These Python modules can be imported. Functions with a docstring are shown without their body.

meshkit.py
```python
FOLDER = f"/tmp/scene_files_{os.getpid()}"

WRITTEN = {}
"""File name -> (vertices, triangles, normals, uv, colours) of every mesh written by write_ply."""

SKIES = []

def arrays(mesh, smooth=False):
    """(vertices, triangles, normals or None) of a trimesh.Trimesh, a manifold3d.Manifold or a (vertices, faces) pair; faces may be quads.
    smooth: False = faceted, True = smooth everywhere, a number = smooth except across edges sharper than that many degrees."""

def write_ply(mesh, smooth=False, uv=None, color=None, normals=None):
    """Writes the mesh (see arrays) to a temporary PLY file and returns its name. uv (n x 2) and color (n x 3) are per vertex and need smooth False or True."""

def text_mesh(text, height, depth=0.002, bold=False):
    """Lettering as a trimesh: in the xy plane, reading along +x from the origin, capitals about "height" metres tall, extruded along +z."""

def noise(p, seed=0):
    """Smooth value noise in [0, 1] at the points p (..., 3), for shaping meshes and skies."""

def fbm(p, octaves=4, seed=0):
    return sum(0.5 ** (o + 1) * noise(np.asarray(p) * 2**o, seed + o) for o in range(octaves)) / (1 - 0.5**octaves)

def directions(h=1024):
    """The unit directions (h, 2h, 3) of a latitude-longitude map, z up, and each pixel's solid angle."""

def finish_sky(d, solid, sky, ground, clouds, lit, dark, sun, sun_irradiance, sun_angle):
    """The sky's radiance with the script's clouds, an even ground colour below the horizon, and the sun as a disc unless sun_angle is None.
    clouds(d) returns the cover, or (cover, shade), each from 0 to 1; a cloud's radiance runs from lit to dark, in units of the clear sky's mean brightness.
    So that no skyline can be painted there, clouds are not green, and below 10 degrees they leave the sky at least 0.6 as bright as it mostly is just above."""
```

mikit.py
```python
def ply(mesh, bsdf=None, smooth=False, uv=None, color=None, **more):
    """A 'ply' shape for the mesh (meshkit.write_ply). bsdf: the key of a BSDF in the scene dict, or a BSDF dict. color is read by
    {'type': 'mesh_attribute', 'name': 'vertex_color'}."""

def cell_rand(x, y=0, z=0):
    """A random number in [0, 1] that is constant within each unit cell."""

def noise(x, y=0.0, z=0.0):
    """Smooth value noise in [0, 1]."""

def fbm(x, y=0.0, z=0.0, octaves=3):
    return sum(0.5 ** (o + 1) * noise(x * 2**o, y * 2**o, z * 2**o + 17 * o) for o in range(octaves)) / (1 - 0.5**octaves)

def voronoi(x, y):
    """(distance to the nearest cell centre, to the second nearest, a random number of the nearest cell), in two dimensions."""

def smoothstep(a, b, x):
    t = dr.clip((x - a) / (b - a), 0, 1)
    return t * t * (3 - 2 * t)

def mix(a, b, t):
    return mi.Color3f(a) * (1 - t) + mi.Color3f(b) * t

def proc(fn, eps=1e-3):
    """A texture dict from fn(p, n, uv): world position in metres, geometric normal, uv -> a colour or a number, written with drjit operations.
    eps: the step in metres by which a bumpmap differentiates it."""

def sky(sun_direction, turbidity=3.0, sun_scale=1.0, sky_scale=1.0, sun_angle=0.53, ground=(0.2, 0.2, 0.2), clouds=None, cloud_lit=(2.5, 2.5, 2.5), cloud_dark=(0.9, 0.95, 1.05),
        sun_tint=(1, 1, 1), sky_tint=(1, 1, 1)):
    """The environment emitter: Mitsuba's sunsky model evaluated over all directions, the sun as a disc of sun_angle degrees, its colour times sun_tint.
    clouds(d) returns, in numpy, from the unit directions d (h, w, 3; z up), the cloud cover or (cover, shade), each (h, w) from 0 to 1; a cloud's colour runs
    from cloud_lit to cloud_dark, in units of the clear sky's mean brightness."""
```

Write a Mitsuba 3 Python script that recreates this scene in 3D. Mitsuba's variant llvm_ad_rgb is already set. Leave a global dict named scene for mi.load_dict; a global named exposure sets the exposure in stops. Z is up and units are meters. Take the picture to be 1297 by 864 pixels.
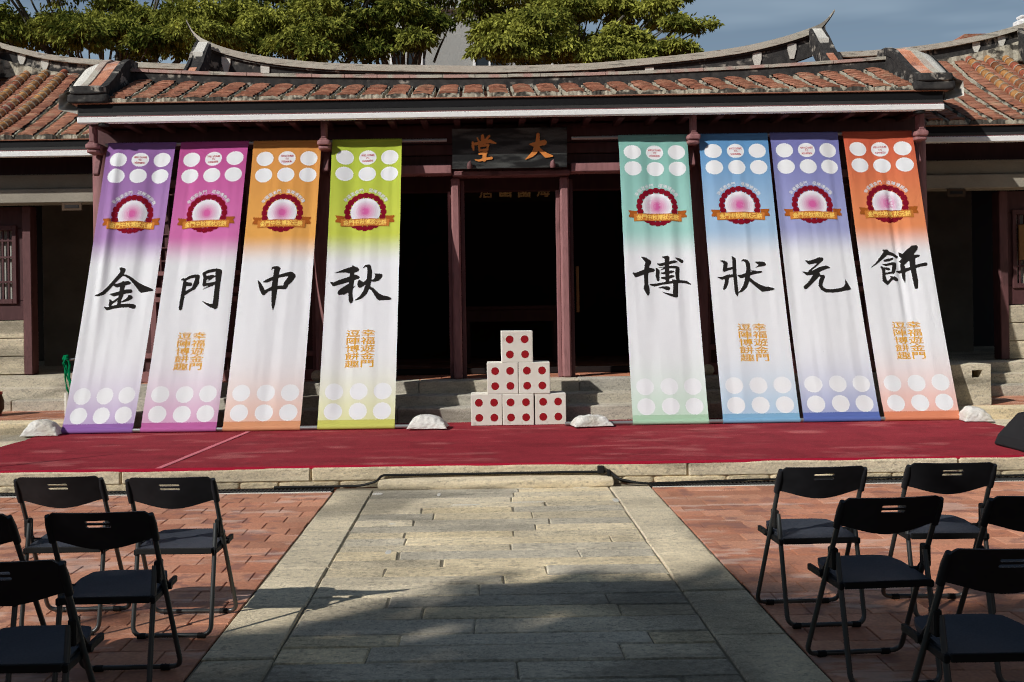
import math, random
import numpy as np, trimesh, mitsuba as mi, drjit as dr, mikit, meshkit
from shapely.geometry import Polygon, Point, LineString, box as sbox
from shapely.ops import unary_union

# ------------------------------------------------------------------ camera, sky, exposure
FOCAL, EYE, ROLL = 1350.0, 1.63, math.radians(0.9)
SUN = (-1.1, -1.0, 0.95)
exposure = 1.52
scene = {
    'type': 'scene',
    'camera': {'type': 'perspective', 'fov': 2 * math.degrees(math.atan(648.5 / FOCAL)), 'fov_axis': 'x',
               'principal_point_offset_x': 38.5 / 1297, 'principal_point_offset_y': 45.0 / 864,
               'near_clip': 0.05, 'far_clip': 2000.0,
               'to_world': mi.ScalarTransform4f().look_at(origin=[0, 0, EYE], target=[0, 1, EYE], up=[math.sin(ROLL), 0, math.cos(ROLL)])},
}


def thin_clouds(d):
    q = d / np.maximum(d[..., 2:3], 0.06)
    n = meshkit.fbm(np.stack([q[..., 0] * 0.8 + 3, q[..., 1] * 1.9, q[..., 2] * 0], -1), 5, seed=4)
    haze = np.exp(-np.maximum(d[..., 2], 0) / 0.28)
    return np.clip(0.02 + 0.60 * haze + (0.06 + 0.65 * haze) * np.clip((n - 0.40) / 0.35, 0, 1), 0, 0.9), 0.1 * np.ones(d.shape[:2])


scene['sky'] = mikit.sky(SUN, turbidity=3.0, sky_scale=0.44, sky_tint=(0.92, 1.03, 1.12), sun_tint=(0.87, 1.06, 1.47), clouds=thin_clouds, cloud_lit=(4.8, 6.0, 7.0))
labels = {}
rng = np.random.default_rng(7)
random.seed(7)


def at(px, py, Y):
    """Surveyed position (x, z) of a point of the photograph that stands Y metres in front of the tripod."""
    dx, dy = px - 610.0, py - 387.0
    u = dx * math.cos(ROLL) - dy * math.sin(ROLL)
    v = dx * math.sin(ROLL) + dy * math.cos(ROLL)
    return u * Y / FOCAL, EYE - v * Y / FOCAL


# ------------------------------------------------------------------ materials
def lin(r, g, b):
    return [((c / 255.0) / 12.92 if c / 255.0 <= 0.04045 else ((c / 255.0 + 0.055) / 1.055) ** 2.4) for c in (r, g, b)]


def rgb(c):
    return {'type': 'rgb', 'value': [float(x) for x in c]}


N, FB, MIX, SS = mikit.noise, mikit.fbm, mikit.mix, mikit.smoothstep


def diffuse(c):
    return {'type': 'twosided', 'bsdf': {'type': 'diffuse', 'reflectance': c if isinstance(c, dict) else rgb(c)}}


def plastic(c, rough=0.5, spec=0.4, **k):
    return {'type': 'twosided', 'bsdf': {'type': 'principled', 'base_color': c if isinstance(c, dict) else rgb(c), 'roughness': rough, 'specular': spec, **k}}


def bumped(b, fn, scale, eps=1e-3):
    return {'type': 'twosided', 'bsdf': {'type': 'bumpmap', 'height': mikit.proc(fn, eps), 'scale': scale, 'bsdf': b['bsdf']}}


def f_stone(p, n, uv):
    base = MIX((0.52, 0.465, 0.36), (0.76, 0.625, 0.40), uv.x)
    g = N(p.x * 150, p.y * 150, p.z * 150)
    g2 = N(p.x * 60 + 9, p.y * 60, p.z * 60)
    big = FB(p.x * 2.3, p.y * 2.3, p.z * 2.3, 4)
    streak = FB(p.x * 5, p.y * 26, p.z * 26, 3)
    t = (0.5 + 0.6 * uv.y) * (0.72 + 0.55 * big) * (0.78 + 0.42 * g) * (0.85 + 0.3 * g2) * (0.85 + 0.3 * streak)
    dark = SS(0.50, 0.74, FB(p.x * 1.1 + 7, p.y * 1.3, p.z * 5, 5))
    pit = SS(0.56, 0.74, FB(p.x * 34, p.y * 48, p.z * 40, 3))
    c = MIX(base, (0.15, 0.135, 0.105), 0.6 * dark) * t
    return MIX(c, (0.10, 0.095, 0.085), 0.36 * pit)


def h_stone(p, n, uv):
    return FB(p.x * 16, p.y * 40, p.z * 30, 4) + 0.55 * FB(p.x * 75, p.y * 95, p.z * 90, 2)


def f_brick(p, n, uv):
    base = MIX((0.47, 0.185, 0.105), (0.63, 0.30, 0.185), uv.x)
    big = FB(p.x * 1.6, p.y * 1.6, 0, 4)
    st = FB(p.x * 7, p.y * 11, 3, 4)
    c = base * (0.72 + 0.5 * big) * (0.86 + 0.25 * N(p.x * 90, p.y * 90)) * (0.8 + 0.25 * uv.y)
    c = MIX(c, (0.24, 0.11, 0.09), 0.65 * SS(0.56, 0.75, st))
    c = MIX(c, (0.66, 0.50, 0.42), 0.42 * SS(0.60, 0.74, FB(p.x * 3 + 40, p.y * 9, 1, 4)))
    return c


def h_brick(p, n, uv):
    return FB(p.x * 18, p.y * 25, 0, 4)


def f_carpet(p, n, uv):
    a = FB(p.x * 1.3, p.y * 6, 0, 4)
    f = N(p.x * 260, p.y * 260, p.z * 260)
    f2 = N(p.x * 40, p.y * 90, 2)
    dust = SS(0.55, 0.8, FB(p.x * 2 + 5, p.y * 5, 0, 4))
    foot = SS(0.52, 0.66, FB(p.x * 4.2 + 11, p.y * 3.4, 5, 3))
    seam = SS(0.012, 0.004, dr.abs(p.y - 10.86 + 0.01 * N(p.x * 2))) + SS(0.010, 0.003, dr.abs(p.y - 12.03 + 0.012 * N(p.x * 1.5 + 4)))
    a = a - 0.28 * foot - 0.5 * dr.minimum(seam, 1)
    return MIX((0.225, 0.023, 0.032), (0.34, 0.09, 0.09), dust * 0.7) * (0.75 + 0.4 * a) * (0.75 + 0.5 * f) * (0.88 + 0.24 * f2)


TOPS = [(148, 96, 168), (196, 68, 150), (224, 148, 58), (184, 204, 44), (130, 192, 180), (84, 150, 206), (118, 120, 190), (214, 86, 46)]
MIDS = [(176, 128, 190), (222, 110, 180), (240, 170, 70), (206, 216, 66), (160, 215, 205), (165, 200, 232), (160, 165, 215), (240, 140, 80)]
BOTS = [(160, 105, 190), (212, 105, 180), (244, 168, 120), (228, 228, 105), (190, 230, 195), (140, 196, 235), (92, 118, 200), (248, 148, 105)]


def f_banner(p, n, uv):
    k = dr.floor(uv.x)
    u, v = uv.x - k, uv.y
    top, mid, bot = mi.Color3f(0), mi.Color3f(0), mi.Color3f(0)
    for i in range(8):
        on = (k > i - 0.5) & (k < i + 0.5)
        top = dr.select(on, mi.Color3f(*[0.82 * x + 0.045 for x in lin(*TOPS[i])]), top)
        mid = dr.select(on, mi.Color3f(*[0.82 * x + 0.045 for x in lin(*MIDS[i])]), mid)
        bot = dr.select(on, mi.Color3f(*[0.82 * x + 0.045 for x in lin(*BOTS[i])]), bot)
    white = mi.Color3f(0.80, 0.805, 0.83)
    c = dr.lerp(mid, top, SS(0.66, 1.0, v))
    c = dr.lerp(white, c, SS(0.55, 0.665, v))
    c = dr.lerp(c, bot, 0.72 * (1 - SS(-0.05, 0.33, v)) * (1 - SS(0.0, 0.36, v)))
    c = dr.select(v < 0.0225, bot * 0.86, c)
    dot = mi.Color3f(0.82, 0.83, 0.85)
    for cy, ry, rx in ((0.938, 0.026, 0.125), (0.878, 0.026, 0.125), (0.115, 0.0275, 0.118), (0.050, 0.0275, 0.118)):
        for cx in (0.19, 0.513, 0.829):
            d = dr.sqrt(dr.square((u - cx) / rx) + dr.square((v - cy) / ry))
            c = dr.lerp(c, dot, SS(1.02, 0.98, d))
    c = dr.select(n.y > 0.2, MIX(c, (0.62, 0.62, 0.64), 0.5), c)
    return c * (0.97 + 0.05 * N(u * 260, v * 1100))


def f_tile(p, n, uv):
    base = MIX((0.27, 0.105, 0.065), (0.43, 0.20, 0.125), uv.x)
    st = FB(p.x * 9, p.y * 9, p.z * 26, 4)
    c = base * (0.6 + 0.65 * FB(p.x * 4, p.y * 4, p.z * 4, 4)) * (0.85 + 0.3 * N(p.x * 70, p.y * 70, p.z * 70))
    c = MIX(c, (0.045, 0.035, 0.028), 0.85 * SS(0.55, 0.74, st) * (0.35 + 0.65 * uv.y))
    return MIX(c, (0.42, 0.33, 0.22), 0.35 * SS(0.62, 0.8, FB(p.x * 5 + 30, p.y * 5, p.z * 5, 3)))


def f_mortar(p, n, uv):
    c = MIX((0.43, 0.385, 0.29), (0.56, 0.52, 0.42), N(p.x * 25, p.y * 25, p.z * 25))
    d = FB(p.x * 8, p.y * 8, p.z * 8, 4)
    return MIX(c, (0.055, 0.05, 0.045), 0.92 * SS(0.66 - 0.3 * uv.x, 0.80 - 0.3 * uv.x, d)) * (0.8 + 0.35 * N(p.x * 60, p.y * 60, p.z * 60))


def f_ridge(p, n, uv):
    d = FB(p.x * 4, p.y * 4, p.z * 7, 5)
    e = FB(p.x * 22, p.y * 22, p.z * 12, 3)
    c = MIX((0.022, 0.022, 0.024), (0.085, 0.08, 0.075), e)
    w = SS(0.60 - 0.18 * uv.x, 0.72 - 0.18 * uv.x, d) * SS(0.38, 0.6, e)
    return MIX(c, (0.44, 0.40, 0.34), 0.8 * w)


def f_cap(p, n, uv):
    d = FB(p.x * 6, p.y * 6, p.z * 14, 4)
    c = MIX((0.58, 0.54, 0.46), (0.42, 0.385, 0.31), d)
    c = MIX(c, (0.13, 0.12, 0.10), 0.7 * SS(0.60, 0.74, FB(p.x * 7, p.y * 5, p.z * 40, 4)))
    return MIX(c, (0.50, 0.26, 0.23), 0.7 * uv.x * SS(0.42, 0.58, FB(p.x * 5 + 4, p.y * 3, p.z, 3)))


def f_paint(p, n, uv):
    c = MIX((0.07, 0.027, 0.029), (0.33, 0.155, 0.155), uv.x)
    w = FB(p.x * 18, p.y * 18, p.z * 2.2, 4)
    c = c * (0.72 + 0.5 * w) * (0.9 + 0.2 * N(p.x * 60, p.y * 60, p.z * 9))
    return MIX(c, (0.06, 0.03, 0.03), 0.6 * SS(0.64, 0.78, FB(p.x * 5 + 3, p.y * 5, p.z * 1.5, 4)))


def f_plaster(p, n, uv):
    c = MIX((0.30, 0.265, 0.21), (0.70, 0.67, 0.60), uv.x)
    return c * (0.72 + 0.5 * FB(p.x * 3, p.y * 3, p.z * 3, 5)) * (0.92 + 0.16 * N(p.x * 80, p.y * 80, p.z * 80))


def f_glaze(p, n, uv):
    c = MIX((0.16, 0.055, 0.025), (0.58, 0.30, 0.10), uv.x)
    c = MIX(c, (0.30, 0.085, 0.05), SS(0.5, 0.9, uv.y))
    return c * (0.7 + 0.6 * N(p.x * 20, p.y * 20, p.z * 20))


def f_plaque(p, n, uv):
    a = FB(p.x * 3, 0, p.z * 11, 5)
    c = MIX((0.010, 0.0105, 0.011), (0.085, 0.09, 0.085), SS(0.38, 0.72, a))
    return c * (0.8 + 0.4 * N(p.x * 90, p.y * 90, p.z * 160))


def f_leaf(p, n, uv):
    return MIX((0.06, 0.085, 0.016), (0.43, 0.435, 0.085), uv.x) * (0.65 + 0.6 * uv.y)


def f_bark(p, n, uv):
    return MIX((0.05, 0.042, 0.032), (0.20, 0.185, 0.15), FB(p.x * 5, p.y * 5, p.z * 3, 4))


def f_bag(p, n, uv):
    c = MIX((0.78, 0.76, 0.71), (0.62, 0.58, 0.50), SS(0.45, 0.7, FB(p.x * 7, p.y * 7, p.z * 7, 4)))
    return c * (0.88 + 0.2 * N(p.x * 300, p.y * 300, p.z * 300))


def h_bag(p, n, uv):
    return FB(p.x * 26, p.y * 16, p.z * 30, 3) + 0.12 * N(p.x * 240, p.y * 240, p.z * 240)


def f_dice(p, n, uv):
    c = MIX((0.76, 0.73, 0.66), (0.70, 0.66, 0.57), FB(p.x * 5, p.y * 5, p.z * 5, 4))
    return MIX(c, (0.42, 0.36, 0.27), 0.5 * SS(0.66, 0.8, FB(p.x * 13, p.y * 9, p.z * 9, 4)))


def f_ground(p, n, uv):
    bx, by = p.x / 0.31, p.y / 0.216
    row = dr.floor(by)
    t = mikit.cell_rand(dr.floor(bx + row / 3), row, 5)
    c = MIX((0.36, 0.125, 0.07), (0.50, 0.20, 0.115), t) * (0.7 + 0.5 * FB(p.x * 1.6, p.y * 1.6, 0, 3))
    fx, fy = dr.abs(bx + row / 3 - dr.floor(bx + row / 3) - 0.5), dr.abs(by - row - 0.5)
    return dr.select((fx > 0.485) | (fy > 0.48), mi.Color3f(0.06, 0.045, 0.035), c)


def f_house(p, n, uv):
    return MIX((0.36, 0.36, 0.34), (0.5, 0.5, 0.47), FB(p.x * 0.7, p.y * 0.7, p.z * 0.5, 4)) * (0.9 + 0.15 * uv.x)


def f_plas(p, n, uv):
    return MIX((0.012, 0.012, 0.014), (0.028, 0.028, 0.032), FB(p.x * 15, p.y * 15, p.z * 15, 3))


def f_seat(p, n, uv):
    return MIX((0.022, 0.026, 0.036), (0.05, 0.056, 0.07), 0.5 * FB(p.x * 9, p.y * 9, p.z * 9, 4) + 0.5 * N(p.x * 250, p.y * 250))


def h_grain(p, n, uv):
    return N(p.x * 330, p.y * 330, p.z * 330)


M = {
    'granite': bumped(plastic(mikit.proc(f_stone), 0.75, 0.25), h_stone, 0.010, 2e-3),
    'fired_brick': bumped(plastic(mikit.proc(f_brick), 0.6, 0.3), h_brick, 0.0035, 2e-3),
    'carpet_red': {'type': 'twosided', 'bsdf': {'type': 'principled', 'base_color': mikit.proc(f_carpet), 'roughness': 0.95, 'specular': 0.05, 'sheen': 0.25}},
    'banner_print': diffuse(mikit.proc(f_banner)),
    'ink': diffuse((0.022, 0.020, 0.019)),
    'gold_print': diffuse(lin(222, 164, 62)),
    'seal_red': diffuse(lin(128, 22, 40)),
    'seal_white': diffuse((0.78, 0.76, 0.80)),
    **{f'seal_pink_{k}': diffuse([a + (b - a) * k / 5 for a, b in zip((0.74, 0.66, 0.73), lin(206, 100, 160))]) for k in range(6)},
    'ribbon_orange': diffuse(lin(200, 124, 58)),
    'ribbon_dark': diffuse(lin(168, 92, 40)),
    'ribbon_text': diffuse(lin(250, 212, 110)),
    'white_print': diffuse((0.74, 0.74, 0.76)),
    'red_print': diffuse(lin(190, 70, 80)),
    'roof_tile': plastic(mikit.proc(f_tile), 0.8, 0.2),
    'mortar': diffuse(mikit.proc(f_mortar)),
    'black_lime': diffuse(mikit.proc(f_ridge)),
    'ridge_cap': diffuse(mikit.proc(f_cap)),
    'red_wood': plastic(mikit.proc(f_paint), 0.6, 0.3),
    'plaster': diffuse(mikit.proc(f_plaster)),
    'glazed': plastic(mikit.proc(f_glaze), 0.35, 0.5),
    'plaque_wood': plastic(mikit.proc(f_plaque), 0.55, 0.4),
    'gold_leaf': plastic(lin(226, 142, 70), 0.5, 0.5),
    'dim_gold': plastic((0.95, 0.72, 0.30), 0.4, 0.8),
    'brass_board': plastic(lin(132, 92, 48), 0.5, 0.4),
    'board_and_shade': plastic(lin(74, 54, 36), 0.6, 0.3),  # brown of board and basket; on the end walls it paints in shade
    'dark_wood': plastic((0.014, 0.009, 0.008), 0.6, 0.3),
    'black_paint': plastic((0.011, 0.011, 0.012), 0.6, 0.15),
    'grey_paint': plastic((0.045, 0.045, 0.044), 0.6, 0.2),
    'white_paint': plastic((0.86, 0.86, 0.84), 0.5, 0.4),
    'leaf': {'type': 'principledthin', 'base_color': mikit.proc(f_leaf), 'roughness': 0.45, 'spec_trans': 0.0, 'diff_trans': 0.4, 'eta': 1.4},
    'bark': diffuse(mikit.proc(f_bark)),
    'sandbag_cloth': bumped(diffuse(mikit.proc(f_bag)), h_bag, 0.022, 3e-3),
    'dice_paint': plastic(mikit.proc(f_dice), 0.55, 0.3),
    'dice_red': plastic(lin(150, 18, 28), 0.45, 0.4),
    'dirt': diffuse((0.06, 0.05, 0.04)),
    'joint_sand': diffuse((0.23, 0.20, 0.15)),
    'paving_far': diffuse(mikit.proc(f_ground)),
    'house_wall': diffuse(mikit.proc(f_house)),
    'chair_plastic': bumped(plastic(mikit.proc(f_plas), 0.5, 0.4), h_grain, 0.0006),
    'chair_seat': bumped(plastic(mikit.proc(f_seat), 0.6, 0.4), h_grain, 0.0008),
    'dark_metal': plastic((0.09, 0.095, 0.095), 0.35, 0.6, metallic=0.6),
    'steel': plastic((0.42, 0.42, 0.41), 0.4, 0.6, metallic=0.7),
    'rubber': plastic((0.010, 0.010, 0.010), 0.65, 0.3),
    'tape_pink': diffuse(lin(222, 128, 138)),
    'edge_red': diffuse((0.42, 0.018, 0.045)),
    'green_cloth': diffuse(lin(12, 122, 78)),
    'window_paper': diffuse((0.42, 0.42, 0.38)),
    'pane_dark': plastic((0.02, 0.025, 0.03), 0.1, 0.6),
    'speaker_cloth': plastic((0.012, 0.012, 0.013), 0.7, 0.3),
}
scene.update(M)


# ------------------------------------------------------------------ mesh helpers
def numbered(key):
    if key not in scene and key not in labels:
        return key
    i = 1
    while f'{key}_{i:03d}' in scene or f'{key}_{i:03d}' in labels:
        i += 1
    return f'{key}_{i:03d}'


def tag(key, label=None, cat=None, group=None, kind=None):
    labels[key] = {k: v for k, v in (('label', label), ('category', cat), ('group', group), ('kind', kind)) if v}
    return key


def thing(name, label, cat, group=None):
    return tag(numbered(name), label, cat, group)


def put(key, mesh, mat, tone=None, smooth=False, uv=None):
    """One mesh = one entry of the scene. tone: two numbers per piece that its material reads as uv."""
    if key in scene:
        key = numbered(key)
    if isinstance(mesh, (list, tuple)) and not isinstance(mesh[0], np.ndarray):
        mesh = join(mesh)
    if hasattr(mesh, 'to_mesh'):
        v, f, _ = meshkit.arrays(mesh)
    elif isinstance(mesh, tuple):
        v, f, _ = meshkit.arrays(mesh)
    else:
        v, f = np.array(mesh.vertices), np.array(mesh.faces)
    if uv is None and tone is not None:
        uv = np.tile(np.asarray(tone, float), (len(v), 1))
    if smooth not in (False, True):
        m = trimesh.Trimesh(v, f, process=False)
        m.merge_vertices()
        sm = trimesh.graph.smooth_shade(m, angle=np.radians(smooth), facet_minarea=None)
        v, f = np.array(sm.vertices), np.array(sm.faces)
        uv = None if uv is None else np.tile(uv[0], (len(v), 1))
        smooth = True
    scene[key] = mikit.ply((v, f), mat, smooth=smooth, uv=uv)
    return key


def join(ms):
    vs, fs, o = [], [], 0
    for m in ms:
        v, f = (m.vertices, m.faces) if hasattr(m, 'vertices') else meshkit.arrays(m)[:2]
        vs.append(np.asarray(v)); fs.append(np.asarray(f) + o); o += len(v)
    return trimesh.Trimesh(np.vstack(vs), np.vstack(fs), process=False)


_sg = np.array([[x, y, z] for x in (-1, 1) for y in (-1, 1) for z in (-1, 1)], float)
_tpl = np.vstack([_sg * (1, .9, .9), _sg * (.9, 1, .9), _sg * (.9, .9, 1)])
_h = trimesh.convex.convex_hull(trimesh.PointCloud(_tpl).vertices)
_idx = [int(np.argmin(((_tpl - v) ** 2).sum(1))) for v in _h.vertices]
_hf = np.array([[_idx[a] for a in f] for f in _h.faces])


def bx(x0, x1, y0, y1, z0, z1, b=0.006):
    """A box with chamfered edges."""
    c = np.array([(x0 + x1) / 2, (y0 + y1) / 2, (z0 + z1) / 2])
    s = np.array([abs(x1 - x0), abs(y1 - y0), abs(z1 - z0)]) / 2
    b = min(b, 0.45 * s.min())
    v = np.vstack([_sg * (s - np.eye(3)[k] * 0 - b * (1 - np.eye(3)[k])) for k in range(3)]) + c
    return trimesh.Trimesh(v, _hf, process=False)


def slab(q, z0, z1, b=0.008, jit=0.0):
    """A paving piece on the four plan corners q (counter-clockwise), its upper edge chamfered."""
    q = np.array(q, float)
    if jit:
        q = q + rng.normal(0, jit, q.shape)
    c = q.mean(0)
    d = q - c
    ins = c + d * (1 - b / np.maximum(np.abs(d), 2 * b))
    dz = rng.normal(0, jit * 0.35, 4) if jit else np.zeros(4)
    v = np.vstack([np.c_[q, np.full(4, z0)], np.c_[q, z1 - b + dz], np.c_[ins, z1 + dz]])
    f = []
    for k in range(4):
        a, e = k, (k + 1) % 4
        for lo in (0, 4):
            f += [[lo + a, lo + e, lo + 4 + e], [lo + a, lo + 4 + e, lo + 4 + a]]
    f += [[8, 9, 10], [8, 10, 11]]
    return trimesh.Trimesh(v, f, process=False)


def tube(path, r, n=10, cap=True, closed=False):
    p = np.asarray(path, float)
    r = np.broadcast_to(np.asarray(r, float), (len(p),))
    t = np.gradient(p, axis=0)
    t /= np.linalg.norm(t, axis=1, keepdims=True) + 1e-12
    ref = np.array([0.0, 0, 1]) if abs(t[0][2]) < 0.9 else np.array([1.0, 0, 0])
    nrm = np.cross(t[0], ref); nrm /= np.linalg.norm(nrm)
    rings, ang = [], np.arange(n) / n * 2 * np.pi
    for i in range(len(p)):
        nrm = nrm - t[i] * (nrm @ t[i]); nrm /= np.linalg.norm(nrm)
        bn = np.cross(t[i], nrm)
        rings.append(p[i] + r[i] * (np.cos(ang)[:, None] * nrm + np.sin(ang)[:, None] * bn))
    v = np.vstack(rings)
    f = []
    for i in range(len(p) - 1):
        for k in range(n):
            a, b, c, d = i * n + k, i * n + (k + 1) % n, (i + 1) * n + (k + 1) % n, (i + 1) * n + k
            f += [[a, b, c], [a, c, d]]
    if cap:
        f += [[0, (k + 1) % n, k] for k in range(1, n - 1)]
        o = (len(p) - 1) * n
        f += [[o, o + k, o + k + 1] for k in range(1, n - 1)]
    return trimesh.Trimesh(v, f, process=False)


def bend(pts, rad, k=5):
    """A polyline with its inner corners rounded."""
    pts = [np.array(p, float) for p in pts]
    out = [pts[0]]
    for a, b, c in zip(pts, pts[1:], pts[2:]):
        d1, d2 = a - b, c - b
        l = min(rad, 0.45 * np.linalg.norm(d1), 0.45 * np.linalg.norm(d2))
        p0, p1 = b + d1 / np.linalg.norm(d1) * l, b + d2 / np.linalg.norm(d2) * l
        out += [(1 - t) ** 2 * p0 + 2 * t * (1 - t) * b + t * t * p1 for t in np.linspace(0, 1, k)]
    return np.array(out + [pts[-1]])


def extrude(poly, depth):
    gs = [g for g in getattr(poly, 'geoms', [poly]) if g.area > 1e-9]
    return join([trimesh.creation.extrude_polygon(g, depth, engine='earcut') for g in gs])


def flat(poly):
    from trimesh.creation import triangulate_polygon
    gs = [g for g in getattr(poly, 'geoms', [poly]) if getattr(g, 'area', 0) > 1e-9]
    vs, fs, o = [], [], 0
    for g in gs:
        v, f = triangulate_polygon(g, engine='earcut')
        vs.append(v); fs.append(np.asarray(f) + o); o += len(v)
    return np.vstack(vs), np.vstack(fs)


def lump(c, s, amp, seed, sub=2, power=0.45):
    """A rounded, uneven block of mortar or stuffed cloth."""
    m = trimesh.creation.icosphere(subdivisions=sub)
    v = np.sign(m.vertices) * np.abs(m.vertices) ** power
    v = v / np.max(np.abs(v), axis=0)
    v = v * np.asarray(s) / 2
    v = v + m.vertices * (amp * (meshkit.fbm(v * (1.6 / max(min(s), 0.02)) + seed * 7.3, 2, seed) - 0.5))[:, None]
    return trimesh.Trimesh(v + np.asarray(c), m.faces, process=False)


def rr():
    return float(rng.random())


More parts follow.
